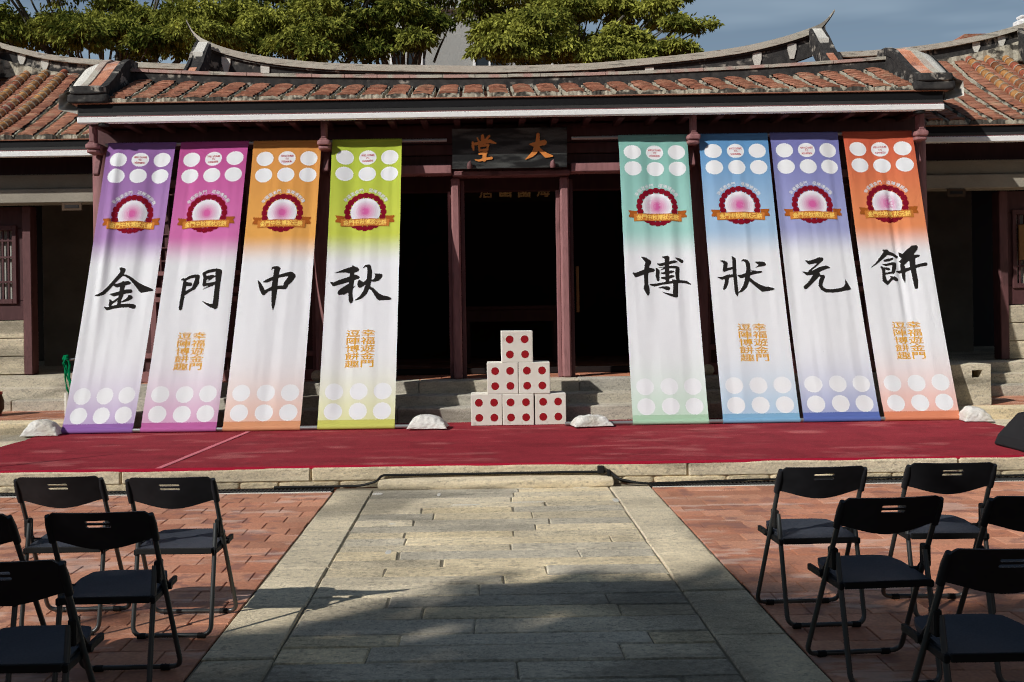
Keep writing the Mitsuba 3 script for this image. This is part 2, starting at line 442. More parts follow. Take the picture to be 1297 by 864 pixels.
GLYPHS = {
    'big0': '273,3641,280,3632,396,3602,532,3659,759,3916,848,3859,869,3855,957,3873,964,3863,959,3747,675,3681,797,3615,816,3611,955,3635,962,3625,955,3583,804,3476,724,3540,699,3536,695,3520,709,3456,699,3380,728,3333,671,3318,591,3333,579,3325,584,3310,653,3245,686,3233,877,3273,1088,3293,1300,3297,1438,3259,1463,3264,1483,3278,1495,3299,1496,3325,1487,3350,1469,3372,1444,3387,1291,3399,1069,3389,1059,3394,1060,3441,1084,3434,1260,3474,1359,3533,1369,3552,1371,3575,1362,3598,1346,3617,1323,3630,1298,3635,1243,3633,1234,3623,1238,3595,1199,3547,1069,3462,1056,3466,1054,3486,1097,3615,1100,3663,1173,3678,1311,3692,1328,3704,1337,3721,1338,3742,1331,3763,1315,3781,1295,3793,1273,3797,1155,3793,1103,3782,1093,3787,1114,3905,1209,3924,1246,3936,1263,3955,1259,3982,1249,3994,1193,4022,1172,4026,1078,4014,1033,4028,1006,4023,978,3998,842,3957,802,3958,800,3968,858,4037,990,4169,1068,4155,1180,4093,1308,3980,1540,3731,1590,3704,1922,3739,1945,3767,1904,3798,1688,3888,1471,3991,1245,4140,1096,4207,1024,4216,1019,4227,1058,4303,1059,4329,1050,4354,1032,4376,1007,4391,916,4415,884,4403,862,4402,873,4389,873,4366,880,4348,906,4317,882,4251,475,3732,370,3671,277,3649;950,3375,793,3351,789,3359,804,3406,892,3454,932,3496,944,3494',
    'big1': '1080,4193,1122,4124,1130,3995,1122,3885,1129,3865,1160,3837,1180,3833,1277,3857,1288,3848,1285,3840,1243,3823,1156,3760,1156,3752,1260,3793,1435,3844,1448,3858,1453,3878,1474,3879,1481,3870,1484,3465,1479,3344,1421,3340,1296,3384,1185,3435,1177,3434,1177,3426,1273,3345,1408,3257,1524,3217,1554,3190,1588,3189,1601,3199,1633,3246,1642,3307,1631,3726,1635,3990,1647,4229,1638,4260,1617,4286,1589,4304,1474,4332,1245,4300,1105,4231,1094,4223;1219,4127,1187,4176,1192,4183,1286,4216,1447,4241,1457,4235,1466,4134,1461,4126,1388,4155,1255,4138;1232,3936,1232,4024,1236,4031,1285,4027,1293,4022,1292,4012,1253,3977,1257,3969,1267,3967,1390,4046,1402,4062,1460,4090,1471,4085,1483,3992,1479,3960,1242,3927/544,3238,563,3204,581,3193,618,3193,642,3219,662,3612,689,3618,803,3703,878,3749,905,3753,928,3765,1032,3949,1013,3965,1021,4122,1014,4145,999,4164,978,4177,882,4187,729,4149,607,4070,577,4084,553,4085,496,4044,505,4028,557,4023,574,4002,544,3385;668,3973,658,3981,655,4016,659,4023,769,4075,884,4097,896,4091,889,4020,848,3878,839,3817,676,3725,667,3735,670,3862,802,3863,819,3875,828,3892,830,3913,823,3935,809,3952,789,3964',
    'big2': '499,3987,529,3874,585,3706,664,3578,683,3566,704,3562,724,3566,829,3672,902,3697,912,3692,928,3431,948,3292,989,3156,996,3152,1002,3156,1035,3291,1058,3621,1058,3732,1102,3744,1278,3727,1298,3731,1315,3742,1332,3767,1361,3847,1444,3927,1535,4072,1538,4105,1529,4136,1510,4162,1444,4215,1413,4222,1270,4198,1072,4146,1067,4155,1084,4268,1099,4292,1101,4313,1095,4334,1082,4352,1035,4383,1004,4389,883,4372,870,4358,850,4295,851,4286,861,4280,904,4315,932,4304,916,4092,733,4006,649,3945,656,3931,758,3917,775,3921,902,3983,908,3975,904,3808,724,3707,702,3755,594,3919,513,3993,503,3995;1100,4066,1297,4091,1337,4078,1337,4070,1315,4046,1232,3918,1219,3838,1092,3840,1066,3836,1058,3842,1061,4047',
    'big3': '794,3402,799,3398,898,3406,1010,3445,1025,3455,1135,3566,1194,3700,1201,3704,1262,3661,1408,3434,1470,3381,1773,3392,1828,3412,1798,3447,1718,3491,1579,3519,1456,3589,1311,3731,1223,3773,1244,3915,1340,3903,1444,3932,1512,3993,1553,4072,1534,4116,1455,4138,1324,4140,1351,4082,1321,3989,1263,3960,1254,3962,1259,4208,1216,4362,1204,4379,1186,4391,1166,4395,1069,4389,1001,4309,1004,4297,1016,4295,1080,4335,1118,4311,1128,4209,1123,4002,1118,3974,1019,3895,995,3924,923,3973,908,3973,865,3899,860,3868,869,3815,876,3787,893,3763,917,3746,945,3740,973,3746,996,3761,1007,3777,1030,3781,1075,3824,1084,3823,1087,3814,1031,3639,954,3526,871,3451/126,3893,190,3801,208,3789,229,3785,619,3921,628,3918,625,3871,603,3866,463,3769,365,3680,350,3656,342,3602,347,3582,359,3565,377,3553,397,3549,451,3558,471,3571,500,3560,516,3563,613,3622,623,3621,647,3391,685,3330,697,3322,724,3322,735,3330,768,3389,772,3414,749,3511,742,3684,749,3737,826,3807,818,3812,768,3787,758,3793,770,3967,833,3990,898,4001,918,4023,921,4038,908,4066,833,4114,808,4120,770,4116,765,4171,770,4177,883,4212,899,4265,871,4310,691,4401,700,4365,695,4357,520,4296,229,4157,527,4189,647,4159,643,4082,387,3978,218,3897,144,3912,131,3907',
    'big4': '676,3700,686,3682,806,3648,1044,3701,1320,3728,1325,3720,1322,3616,1305,3476,1310,3442,1307,3434,1119,3472,1022,3500,1017,3493,1102,3437,1232,3376,1379,3325,1400,3329,1418,3340,1431,3357,1437,3378,1464,3737,1571,3747,1683,3731,1815,3687,1826,3691,1831,3701,1827,3711,1713,3807,1575,3824,1520,3822,1512,3875,1520,3997,1542,4139,1539,4162,1528,4182,1509,4195,1461,4210,1284,4222,1253,4217,1245,4225,1247,4254,1252,4261,1411,4296,1482,4324,1490,4340,1483,4347,1401,4374,1263,4350,1259,4358,1275,4438,1272,4462,1257,4491,1238,4505,1214,4511,1074,4494,1064,4488,1066,4476,1130,4434,1144,4418,1134,4325,1005,4301,926,4303,913,4291,916,4282,986,4224,1001,4221,1123,4240,1131,4234,1132,4217,1126,4210,960,4185,955,4178,962,4171,1086,4183,1084,4171,1013,4119,1010,4108,1016,4101,1119,4137,1129,4132,1126,4060,1014,4039,1002,4023,1012,4007,1127,3988,1130,3931,1113,3924,1005,3909,992,3891,1003,3873,1126,3839,1126,3777,811,3728,696,3718,682,3713;1231,3859,1238,3867,1313,3884,1374,3913,1381,3927,1370,3945,1303,3965,1245,3953,1237,3957,1240,4003,1321,4015,1375,4041,1384,4054,1376,4067,1311,4092,1242,4082,1243,4148,1280,4155,1416,4139,1420,4130,1400,4000,1406,3877,1423,3824,1414,3820,1314,3846,1302,3830,1308,3806,1304,3798,1232,3788,1225,3796/1418,4444,1593,4308,1631,4307,1660,4334,1663,4372,1653,4388,1562,4438,1427,4452/913,3612,920,3605,1025,3598,1130,3547,1183,3536,1203,3540,1221,3551,1233,3568,1239,3588,1236,3608,1226,3625,1209,3637,1159,3654,1035,3653,918,3619/874,4157,877,4082,859,3942,862,3922,885,3824,893,3810,906,3801,937,3800,951,3809,964,3837,965,3939,983,4080,980,4100,970,4118,902,4174,881,4171/215,4017,266,3919,286,3904,310,3899,334,3903,521,3974,530,3970,526,3703,500,3598,504,3567,588,3395,606,3387,625,3394,659,3453,664,3473,667,3595,635,3713,639,3893,655,4018,714,4042,815,4065,831,4076,848,4110,845,4129,820,4155,691,4170,684,4175,690,4205,749,4295,757,4325,753,4354,737,4380,609,4456,505,4478,494,4474,491,4458,590,4313,563,4231,543,4119,307,4027,232,4033,221,4029',
    'big5': '211,3872,216,3863,318,3800,348,3800,400,3816,409,3811,399,3743,332,3547,339,3525,360,3516,383,3525,436,3577,497,3714,522,3849,642,3871,649,3749,642,3541,658,3401,705,3333,715,3333,724,3340,755,3435,860,3458,984,3565,999,3584,1073,3740,1080,3746,1403,3454,1688,3491,1757,3520,1728,3546,1627,3582,1472,3610,1356,3663,1224,3752,1100,3850,1106,3903,1112,3910,1227,3947,1452,3991,1466,4004,1468,4023,1447,4038,1304,4036,1290,4050,1140,4063,1142,4243,1086,4342,1072,4352,968,4374,952,4367,911,4324,908,4312,921,4306,962,4323,1009,4282,1027,4209,1021,4061,998,3981,864,3935,788,3934,769,3922,771,3901,844,3837,882,3837,960,3862,969,3853,952,3779,893,3630,818,3519,764,3464,753,3464,747,3540,745,3977,762,4366,750,4403,664,4461,651,4453,659,4366,647,4167,641,4158,506,4128,502,4137,526,4244,524,4268,512,4288,449,4335,332,4347,319,4335,322,4326,393,4275,401,4240,372,4060,381,4027,400,4019,424,4022,528,4061,638,4086,643,4077,638,3950,486,3940,332,3878,221,3880;1177,4044,1185,4036,1179,4027,1139,4017,1130,4022,1137,4046/1280,4299,1380,4210,1280,4127,1371,4156,1478,4164,1569,4189,1595,4233,1544,4287,1422,4310',
    'big6': '478,3998,595,3885,613,3881,764,3898,772,3891,600,3686,490,3602,475,3583,468,3560,469,3537,480,3518,498,3505,520,3500,543,3504,565,3517,671,3605,945,3858,972,3825,918,3744,887,3598,889,3577,940,3475,1061,3406,1255,3396,1470,3424,1638,3457,1687,3462,1799,3498,1733,3657,1664,3789,1648,3657,1599,3581,1544,3549,1466,3526,1268,3493,1105,3499,1022,3546,1000,3608,1028,3698,1095,3820,1102,3841,1100,3862,1091,3880,1075,3892,972,3897,969,3944,959,3970,1007,3996,1188,4069,1280,4087,1288,4094,1287,4107,1201,4159,1182,4163,973,4114,784,4024,760,4018,752,4026,892,4129,1100,4296,1115,4314,1122,4335,1120,4356,1111,4374,1094,4386,1017,4395,992,4390,860,4337,714,4294,599,4309,598,4299,670,4206,686,4194,705,4190,913,4228,921,4217,863,4161,668,4022,655,3985,619,3974,486,4005',
    'big7': '982,3972,991,3954,1092,3930,1132,3936,1139,3933,1140,3787,1184,3647,1190,3652,1217,3801,1234,3949,1379,4002,1388,4000,1409,3490,1417,3475,1447,3462,1481,3474,1500,3506,1532,3690,1526,4042,1656,4077,1827,4099,1845,4109,1865,4144,1856,4179,1823,4194,1645,4162,1538,4132,1529,4136,1550,4322,1666,4357,1685,4373,1689,4385,1684,4406,1675,4413,1531,4421,1524,4428,1655,4571,1670,4619,1669,4645,1658,4667,1639,4682,1614,4688,1512,4684,1340,4557,1237,4463,1143,4518,1135,4517,1146,4403,1193,4331,1142,4282,1122,4281,1114,4271,1157,4198,1136,4173,1129,4085,1132,4025,1126,4019,1089,4008,997,3990;1252,4107,1228,4139,1231,4150,1318,4211,1324,4229,1377,4258,1388,4257,1386,4090,1256,4056,1250,4063/290,4090,299,4083,454,4169,746,4383,805,4443,938,4409,1066,4351,1083,4354,1110,4376,1115,4409,1095,4432,866,4540,851,4575,831,4590,805,4596,692,4588,683,4572,708,4529,706,4519,559,4347,426,4202/557,4094,591,4009,559,3718,570,3697,651,3614,682,3591,702,3594,712,3616,859,3746,925,3695,945,3691,965,3695,985,3706,999,3723,1006,3743,1005,3763,996,3780,936,3826,804,3845,792,3840,786,3823,807,3800,807,3790,704,3707,694,3706,668,3854,670,3877,677,3884,856,3916,888,3903,921,3916,933,3930,992,4052,1024,4172,1023,4193,1014,4212,997,4225,976,4229,891,4233,720,4186,632,4187,623,4182,626,4170,714,4122,872,4156,897,4142,858,3976,850,3969,680,3942,675,3950,685,4026,693,4028,767,4004,817,4017,827,4033,822,4050,794,4078,779,4082,674,4092,646,4084,615,4116,594,4126,570,4117/671,4279,677,4256,698,4246,821,4256,942,4306,950,4316,954,4339,948,4349,929,4358,802,4332,695,4308,684,4301',
    'da': '376,82,375,167,363,180,345,180,332,167,325,93,316,68,249,51,244,46,244,37,249,32,298,12,285,-38,252,-78,193,-139,193,-146,198,-148,287,-113,335,-74,353,-39,442,-130,539,-117,539,-101,474,-74,410,-36,372,4,376,15,442,29,453,36,460,47,462,60,460,73,453,83,442,91,429,93',
    'tang': '-361,160,-365,88,-373,87,-400,136,-410,138,-415,132,-415,125,-398,81,-450,71,-452,80,-459,88,-474,85,-479,75,-481,23,-463,-24,-457,-29,-450,-29,-444,-20,-446,35,-392,44,-400,36,-401,30,-396,-32,-392,-37,-382,-41,-341,-37,-343,-46,-390,-56,-398,-64,-398,-75,-385,-83,-345,-77,-348,-124,-394,-139,-438,-133,-442,-138,-442,-143,-438,-147,-392,-163,-344,-156,-334,-163,-325,-165,-307,-158,-302,-149,-225,-137,-216,-128,-216,-116,-225,-107,-231,-106,-297,-113,-293,-68,-283,-64,-278,-52,-283,-41,-296,-32,-276,-29,-268,-21,-270,-7,-260,28,-256,34,-256,47,-265,55,-271,57,-380,46,-258,64,-176,51,-170,54,-167,60,-173,68,-249,110,-258,111,-280,107,-244,144,-244,156,-252,164,-264,164,-268,161,-315,108,-323,160,-327,167,-342,173,-356,167;-372,-10,-371,15,-293,22,-298,-2',
    '幸': '-90,26,-90,39,-8,39,-8,60,-10,62,-69,62,-69,75,-9,75,-8,96,7,96,8,75,70,75,70,62,9,62,7,60,7,40,91,39,91,26,44,25,46,23,52,22,53,19,40,-4,75,-4,75,-17,9,-17,7,-19,7,-40,85,-41,85,-54,9,-54,7,-56,7,-89,-8,-89,-8,-56,-10,-54,-85,-54,-85,-41,-9,-41,-8,-19,-10,-17,-74,-17,-74,-4,-41,-4,-52,21,-44,25;-36,26,-26,3,-26,-1,-28,-4,23,-4,31,9,37,25',
    '福': '-18,74,-18,87,88,87,88,74/-96,-22,-64,6,-52,21,-39,44,-89,45,-89,59,-57,60,-73,89,-73,91,-69,93,-61,95,-46,69,-47,66,-56,62,-57,59,-27,59,-20,54,-31,29,-42,11,-19,-11,-17,-10,-17,0,87,0,87,-88,73,-88,72,-79,-2,-79,-3,-88,-17,-88,-17,-16,-19,-15,-24,-23,-27,-24,-46,-3,-47,-88,-62,-88,-62,-14,-87,-35,-89,-35;41,-65,73,-66,73,-45,41,-45;41,-32,73,-33,73,-12,41,-12;-3,-65,27,-66,27,-45,-3,-45;-3,-32,27,-33,27,-12,-3,-12/-7,60,78,60,78,14,-7,14;7,27,63,26,64,47,8,48',
    '遊': '-82,-88,-92,-74,-80,-62,-64,-51,-64,11,-91,12,-91,26,-50,26,-50,-50,-45,-53,-48,-48,-35,-27,-28,-1,-27,55,-45,56,-45,69,-14,69,-22,92,-8,94,1,69,23,69,24,62,30,72,38,97,51,94,47,75,90,75,90,62,40,62,31,46,32,44,80,45,88,39,78,26,64,14,64,1,91,1,91,-11,66,-11,64,-12,63,-54,55,-59,34,-60,30,-47,51,-46,51,-12,24,-11,24,1,51,1,51,19,58,23,65,32,31,32,30,42,26,40,16,48,20,54,19,56,-13,56,-14,35,18,35,17,-21,14,-48,11,-55,6,-59,-16,-60,-19,-47,-3,-48,1,-43,5,3,5,22,-13,22,-19,-21,-28,-43,-39,-57,-23,-67,3,-72,41,-72,92,-68,88,-84,43,-86,6,-86,-13,-84,-35,-76,-54,-63,-61,-65,-68,-70/-89,76,-80,84,-77,84,-57,68,-48,56,-60,48,-77,67',
    '金': '-84,19,-93,33,-67,43,-37,60,-11,83,-1,98,13,93,9,84,26,68,58,48,94,32,85,20,71,24,53,34,52,22,7,22,8,-5,77,-5,78,-19,7,-19,7,-68,87,-69,87,-83,-86,-83,-86,-69,-8,-69,-8,-19,-77,-19,-77,-5,-9,-5,-8,21,-52,22,-52,31,-54,32,-71,23;-43,38,-43,36,46,37,23,53,1,73,-20,54/26,-61,46,-24,61,-29,37,-66/-60,-30,-58,-27,-47,-24,-31,-53,-29,-58,-30,-61,-42,-66,-54,-39',
    '門': '9,87,83,87,83,-73,80,-82,74,-86,64,-88,36,-88,31,-73,64,-73,68,-68,68,12,9,13;23,27,67,26,68,44,24,45;23,57,66,56,68,58,68,73,24,74/-82,-88,-82,87,-10,87,-10,13,-67,13,-67,-89;-66,57,-26,56,-24,58,-24,73,-66,74;-66,45,-66,26,-24,27,-25,45',
    '逗': '-92,-72,-87,-64,-75,-52,-66,-46,-66,7,-88,8,-88,22,-51,22,-51,-47,-27,-63,-3,-68,47,-68,92,-64,88,-80,74,-81,-1,-82,-17,-80,-40,-71,-58,-58,-63,-59,-71,-67,-82,-84/-38,-39,32,-39,41,-22,49,0,54,1,63,-1,64,-4,48,-39,88,-39,88,-52,-38,-52/-37,74,-37,87,86,87,86,74/-23,57,71,57,71,4,-23,4;-9,17,55,16,56,44,-8,45/-15,-4,-6,0,-1,-1,7,-18,10,-31,-1,-35,-3,-34,-7,-19/-66,62,-84,85,-72,91,-52,67,-44,53,-57,46',
    '陣': '-84,87,-35,88,-26,82,-46,30,-37,17,-30,1,-28,-12,-29,-26,-34,-37,-44,-42,-61,-42,-64,-30,-48,-28,-42,-18,-42,-8,-46,6,-60,26,-44,73,-70,73,-70,-88,-84,-88/-26,76,22,77,23,96,38,96,39,77,89,77,89,64,38,63,39,45,84,45,84,-26,39,-26,38,-44,91,-45,92,-59,39,-59,38,-89,23,-88,22,-59,-32,-59,-31,-45,23,-44,22,-26,-21,-26,-21,45,22,45,23,63,-26,64;37,-13,68,-14,69,3,38,4;37,16,68,15,69,32,38,33;-7,-13,23,-14,24,3,-6,4;-7,16,23,15,24,32,-6,33',
    '博': '-38,-40,-38,-27,47,-27,48,-11,62,-11,63,-27,93,-27,93,-40,62,-40,62,-78,58,-85,47,-88,26,-88,22,-75,41,-76,47,-75,47,-40,-6,-40,19,-66,16,-71,11,-75,8,-75,0,-64,-16,-50,-16,-48,-7,-40/-33,62,-33,74,21,74,21,96,35,96,36,74,67,74,63,79,47,87,53,95,56,95,79,83,81,79,79,74,92,74,92,62,35,61,36,51,81,51,81,-17,68,-17,67,-4,36,-4,35,-16,21,-16,20,-4,-8,-4,-9,-17,-22,-17,-22,51,20,51,21,61;35,7,67,6,68,17,36,18;35,29,67,28,68,39,36,40;-9,7,20,6,21,17,-8,18;-9,30,-7,28,20,28,21,39,-8,40/-92,29,-92,43,-67,44,-67,96,-53,96,-53,44,-29,43,-29,29,-53,28,-53,-88,-67,-88,-67,28',
    '餅': '-10,-78,8,-52,14,-35,17,-17,16,-12,-7,-12,-7,2,17,3,17,39,-3,40,-3,54,22,55,8,91,19,95,31,71,34,61,25,57,24,54,47,54,54,67,64,96,77,91,76,85,62,55,89,54,89,40,67,39,67,3,92,2,92,-12,67,-13,67,-88,55,-88,54,-12,29,-13,25,-44,14,-69,0,-86;30,3,55,2,55,40,30,40/-94,51,-93,55,-81,62,-64,78,-51,97,-40,94,-41,86,-7,57,-16,46,-49,76,-72,51,-86,40,-89,41/-82,-85,-88,-71,-81,-66,-79,-60,-79,38,-52,38,-58,56,-46,59,-39,38,-17,38,-17,-29,-66,-29,-66,-62,-37,-52,-37,-49,-43,-38,-32,-33,-18,-60,-13,-74,-24,-80,-30,-64,-33,-62;-66,-16,-31,-17,-30,-1,-65,0;-66,13,-64,11,-31,11,-30,26,-64,27,-66,25',
    '趣': '-95,-80,-90,-69,-83,-44,-80,5,-68,5,-68,-22,-62,-37,-57,-46,-54,-46,-54,21,-90,22,-90,35,-58,36,-58,60,-85,60,-85,73,-58,73,-58,97,-44,96,-44,73,-21,73,-21,60,-44,59,-44,35,-17,35,-17,22,-40,21,-40,-5,-18,-5,-18,-18,-40,-19,-40,-60,-27,-65,-11,-68,93,-68,87,-83,-16,-82,-32,-79,-49,-72,-62,-61,-70,-49,-72,-51,-77,-72,-84,-87,-86,-88,-90,-82/-20,-48,-24,-35,-10,-30,-10,74,-20,75,-20,88,44,88,44,75,36,74,36,43,48,46,65,16,70,35,73,59,41,60,41,72,82,72,87,70,82,30,74,-5,89,-39,89,-47,80,-51,78,-50,74,-36,67,-23,49,-57,38,-48,55,-18,60,-3,48,22,37,40,36,-15,44,-14,46,-25,36,-29,36,-61,23,-61,22,-33;2,-26,23,-21,23,2,2,2;2,15,23,14,23,40,2,40;2,53,23,52,23,75,2,75',
    '中': '-81,60,-9,61,-8,96,7,96,8,61,80,61,80,-34,65,-34,64,-23,7,-23,7,-88,-8,-88,-8,-23,-65,-23,-66,-35,-81,-35;7,-7,65,-8,65,46,7,46;-66,-7,-8,-8,-8,46,-66,46',
    '秋': '-23,-79,-23,-77,-11,-70,3,-56,10,-45,19,-26,26,1,29,25,30,96,44,96,42,19,50,-16,65,-50,82,-69,94,-77,84,-88,65,-73,50,-52,36,-19,30,-38,13,-67,0,-80,-12,-88/53,-1,64,25,73,52,87,49,87,44,66,-4,55,-2/-14,0,-4,24,1,52,14,50,9,18,1,-2,-3,-5/-94,-41,-94,-38,-74,-10,-59,23,-60,25,-90,25,-90,39,-56,40,-56,71,-85,67,-89,79,-55,85,-24,94,-15,83,-41,75,-41,40,-11,39,-11,25,-41,24,-41,20,-16,-11,-24,-22,-26,-22,-37,-1,-41,0,-41,-88,-56,-88,-56,-4,-59,-6,-74,-37,-86,-53',
    '狀': '-92,-77,-81,-58,-75,-27,-76,-18,-91,-18,-91,-4,-41,-3,-41,24,-83,25,-83,88,-69,88,-69,38,-42,38,-41,96,-27,96,-26,-76,-8,-61,9,-36,19,-9,23,17,22,22,-20,22,-20,37,23,37,23,96,38,96,38,37,91,37,91,22,43,22,42,17,48,-12,59,-39,69,-55,81,-67,93,-74,93,-76,82,-87,61,-70,52,-58,43,-41,33,-14,26,-36,16,-55,7,-67,-16,-88,-18,-88,-26,-79,-27,-88,-41,-88,-42,-18,-62,-18,-63,-46,-71,-71,-80,-84/63,67,49,85,60,90,77,71,87,54,74,48',
    '元': '-90,-77,-68,-65,-59,-57,-51,-45,-43,-27,-37,8,-38,10,-88,10,-88,25,88,25,88,10,32,9,32,-67,37,-71,72,-70,76,-62,77,-35,79,-35,92,-41,88,-72,86,-77,80,-83,74,-85,31,-85,24,-83,19,-78,17,-73,16,10,-21,10,-27,-29,-31,-41,-44,-63,-58,-76,-80,-88/-71,81,71,81,71,67,-71,67',
    '海': '-43,-15,-43,-1,-24,-1,-22,1,-18,41,79,41,77,0,93,-1,93,-14,76,-15,74,-45,87,-46,87,-59,72,-59,66,-79,58,-85,47,-87,26,-86,22,-73,49,-74,54,-69,57,-59,-32,-59,-25,-16;23,26,42,7,42,4,37,-1,63,-1,64,28,23,28;18,-17,38,-37,39,-40,33,-46,58,-46,60,-45,62,-15,18,-15;-5,28,-7,-1,33,0,12,21,12,23,17,26,16,28;-11,-15,-14,-46,29,-45,21,-34,7,-22,7,-20,13,-17,12,-15/-45,34,-26,62,-12,96,3,93,-3,74,88,73,88,60,-10,60,-32,26/-81,83,-73,93,-70,93,-44,79,-38,74,-38,72,-47,62,-61,73/-85,-77,-60,-15,-56,-12,-47,-19,-47,-23,-68,-76,-72,-84,-75,-84/-91,25,-83,36,-59,23,-50,15,-58,4,-60,4,-67,11',
    '國': '-84,87,84,87,84,-89,69,-89,68,-80,-68,-80,-69,-89,-84,-89;-68,73,-69,-66,69,-66,69,73/-58,36,-58,47,1,47,1,69,14,68,16,47,59,47,59,36,16,35,19,9,24,-8,32,6,38,26,50,24,43,0,28,-26,34,-38,44,-45,48,-41,50,-25,53,-25,60,-30,59,-42,53,-55,48,-58,38,-57,28,-51,19,-38,4,-53,-8,-60,-15,-50,-2,-42,14,-25,7,4,4,34,2,36/46,49,39,56,25,64,31,70,34,70,50,61,53,56/-58,-47,-60,-35,-56,-34,0,-25,1,-35,-1,-36,-56,-47/-51,23,-7,23,-7,-16,-51,-16;-41,-6,-18,-7,-18,14,-40,14',
    '幽': '-83,-73,-83,75,-69,75,-68,21,-62,25,-53,43,-42,76,-38,77,-29,74,-33,60,-51,24,-31,25,-25,43,-14,39,-17,28,-32,-2,-22,-1,-8,-41,-7,93,6,93,7,-33,17,-24,38,14,37,16,34,16,12,12,9,24,16,31,23,46,34,78,38,78,47,75,47,73,38,51,25,27,45,27,51,44,63,40,44,1,46,0,53,3,62,-18,66,-33,69,-35,69,75,83,75,83,-87,69,-87,68,-73;8,-34,6,-34,7,-59,69,-58,69,-46,60,-48,56,-35,12,-43;27,-26,27,-29,53,-25,45,0;-69,-58,-7,-58,-7,-46,-17,-49,-20,-37,-51,-42,-63,-46,-66,-34,-53,-18,-38,12,-46,13,-63,9,-68,21;-31,-3,-48,-30,-43,-30,-23,-27',
    '居': '-93,-81,-82,-58,-74,-26,-71,6,-71,85,76,85,76,37,23,36,24,14,88,14,87,0,23,-1,24,-24,73,-24,73,-88,58,-88,57,-81,-25,-81,-26,-88,-41,-88,-41,-24,6,-24,8,-22,7,0,-57,0,-63,-48,-74,-79,-80,-88;-56,51,60,50,61,71,-55,72;-26,-67,57,-68,58,-38,-25,-37;-55,37,-55,14,8,15,7,37',
}


def glyph(name, s=1.0, fat=0.0):
    out = []
    for part in GLYPHS[name].split('/'):
        rings = [np.array(list(map(int, r.split(',')))).reshape(-1, 2) * s for r in part.split(';')]
        out.append(Polygon(rings[0], rings[1:]).buffer(0))
    g = unary_union(out)
    return g.buffer(fat).simplify(abs(fat) * 0.15) if fat else g


# ------------------------------------------------------------------ ground, paving, path
tag(put('ground', (np.array([[-160, -160, -.03], [160, -160, -.03], [160, 160, -.03], [-160, 160, -.03]], float), np.array([[0, 1, 2], [0, 2, 3]])), 'paving_far'), 'red brick paving of the courtyard', kind='structure')

CURB_Y = 9.68
for side in (-1, 1):
    inner = -1.335 if side < 0 else 1.475
    root = 'brick_paving' if side < 0 else 'brick_paving_001'
    x0, x1 = (inner - 5.2, inner) if side < 0 else (inner, inner + 5.0)
    put(root, bx(x0, x1, 3.2, 9.42, -0.026, -0.010, 0.002), 'dirt')
    tag(root, 'red brick paving ' + ('left' if side < 0 else 'right') + ' of the stone path', kind='structure')
    y, row = 9.42, 0
    while y - 0.216 > 3.3:
        y1, y0 = y, y - 0.216
        off = (row % 3) * 0.1035 + rng.normal(0, 0.008)
        lim = 0.53 * y + 0.55
        k = 0
        while True:
            a = off - 0.31 + k * 0.312
            b = a + 0.312
            k += 1
            if a > 5.0:
                break
            aa, bb = max(a, 0.004), b
            if bb - aa < 0.05:
                continue
            xa, xb = (inner - bb, inner - aa) if side < 0 else (inner + aa, inner + bb)
            if max(abs(xa), abs(xb)) > lim:
                break
            g = 0.0022
            put(root + '__brick', slab([[xa + g, y0 + g * .5], [xb - g, y0 + g * .5], [xb - g, y1 - g * .5], [xa + g, y1 - g * .5]], -0.02, rng.normal(0, 0.0012), 0.0035, 0.0009), 'fired_brick', (rr(), rr()))
        y, row = y0, row + 1

tag(put('stone_path', bx(-1.335, 1.475, 2.2, 9.66, -0.028, -0.006, 0.002), 'joint_sand'), 'path of long worn granite slabs leading to the stage', kind='structure')
y = 9.45
while y > 2.6:
    h = rng.uniform(0.185, 0.265)
    cuts = [-0.985]
    r0 = rng.uniform(0.35, 1.5)
    x = -0.985 + r0
    while x < 0.9:
        cuts.append(x)
        x += rng.uniform(0.7, 1.6)
    cuts.append(1.105)
    for a, b in zip(cuts, cuts[1:]):
        tone = float(np.clip(rng.choice([0.05, 0.4, 0.7, 1.0], p=[.36, .26, .22, .16]) + rng.normal(0, 0.08), 0, 1))
        g = 0.002
        put('stone_path__slab', slab([[a + g, y - h + g * .6], [b - g, y - h + g * .6], [b - g, y - g * .6], [a + g, y - g * .6]], -0.02, 0.003 + rng.normal(0, 0.002), 0.010, 0.0036), 'granite', (tone, rng.uniform(0.5, 0.95)))
    y -= h
for xa, xb, joints in ((-1.325, -0.99, [9.45, 9.2, 8.55, 7.78, 6.7, 5.83, 4.95, 4.0, 3.0]), (1.11, 1.465, [9.45, 9.25, 8.45, 7.35, 6.85, 6.0, 5.2, 4.4, 3.2])):
    for y1, y0 in zip(joints, joints[1:]):
        put('stone_path__kerb_stone', slab([[xa, y0 + .004], [xb, y0 + .004], [xb, y1 - .004], [xa, y1 - .004]], -0.02, 0.008 + rng.normal(0, 0.002), 0.008, 0.003), 'granite', (rng.uniform(0.35, 0.6), rng.uniform(0.75, 1.0)))
# white repair mortar at the path's far end
for (px, py, w, d) in ((662, 619.5, 0.22, .03), (735, 618, 0.16, .028), (668, 636.5, 0.3, .03), (590, 640, 0.24, .03), (497, 664, 0.07, .07), (478, 626, .09, .09), (556, 627, .03, .14), (780, 634, .05, .16), (492, 700, .04, .11)):
    Y = EYE * FOCAL / ((py - 387) + (px - 610) * ROLL)
    x = at(px, py, Y)[0]
    put('stone_path__mortar_patch', lump((x, Y, 0.0035), (w, d, 0.004), 0.002, int(px), 2, 0.6), 'plaster', (1.0, 0))

# granite step lying at the end of the path
m = bx(-0.955, 1.155, 9.44, 9.672, -0.02, 0.092, 0.028)
tag(put('stone_step', m.subdivide_loop(2) if hasattr(m, 'subdivide_loop') else m, 'granite', (0.6, 0.9), smooth=50), 'low rounded granite step lying against the stage edge at the end of the path', 'step')

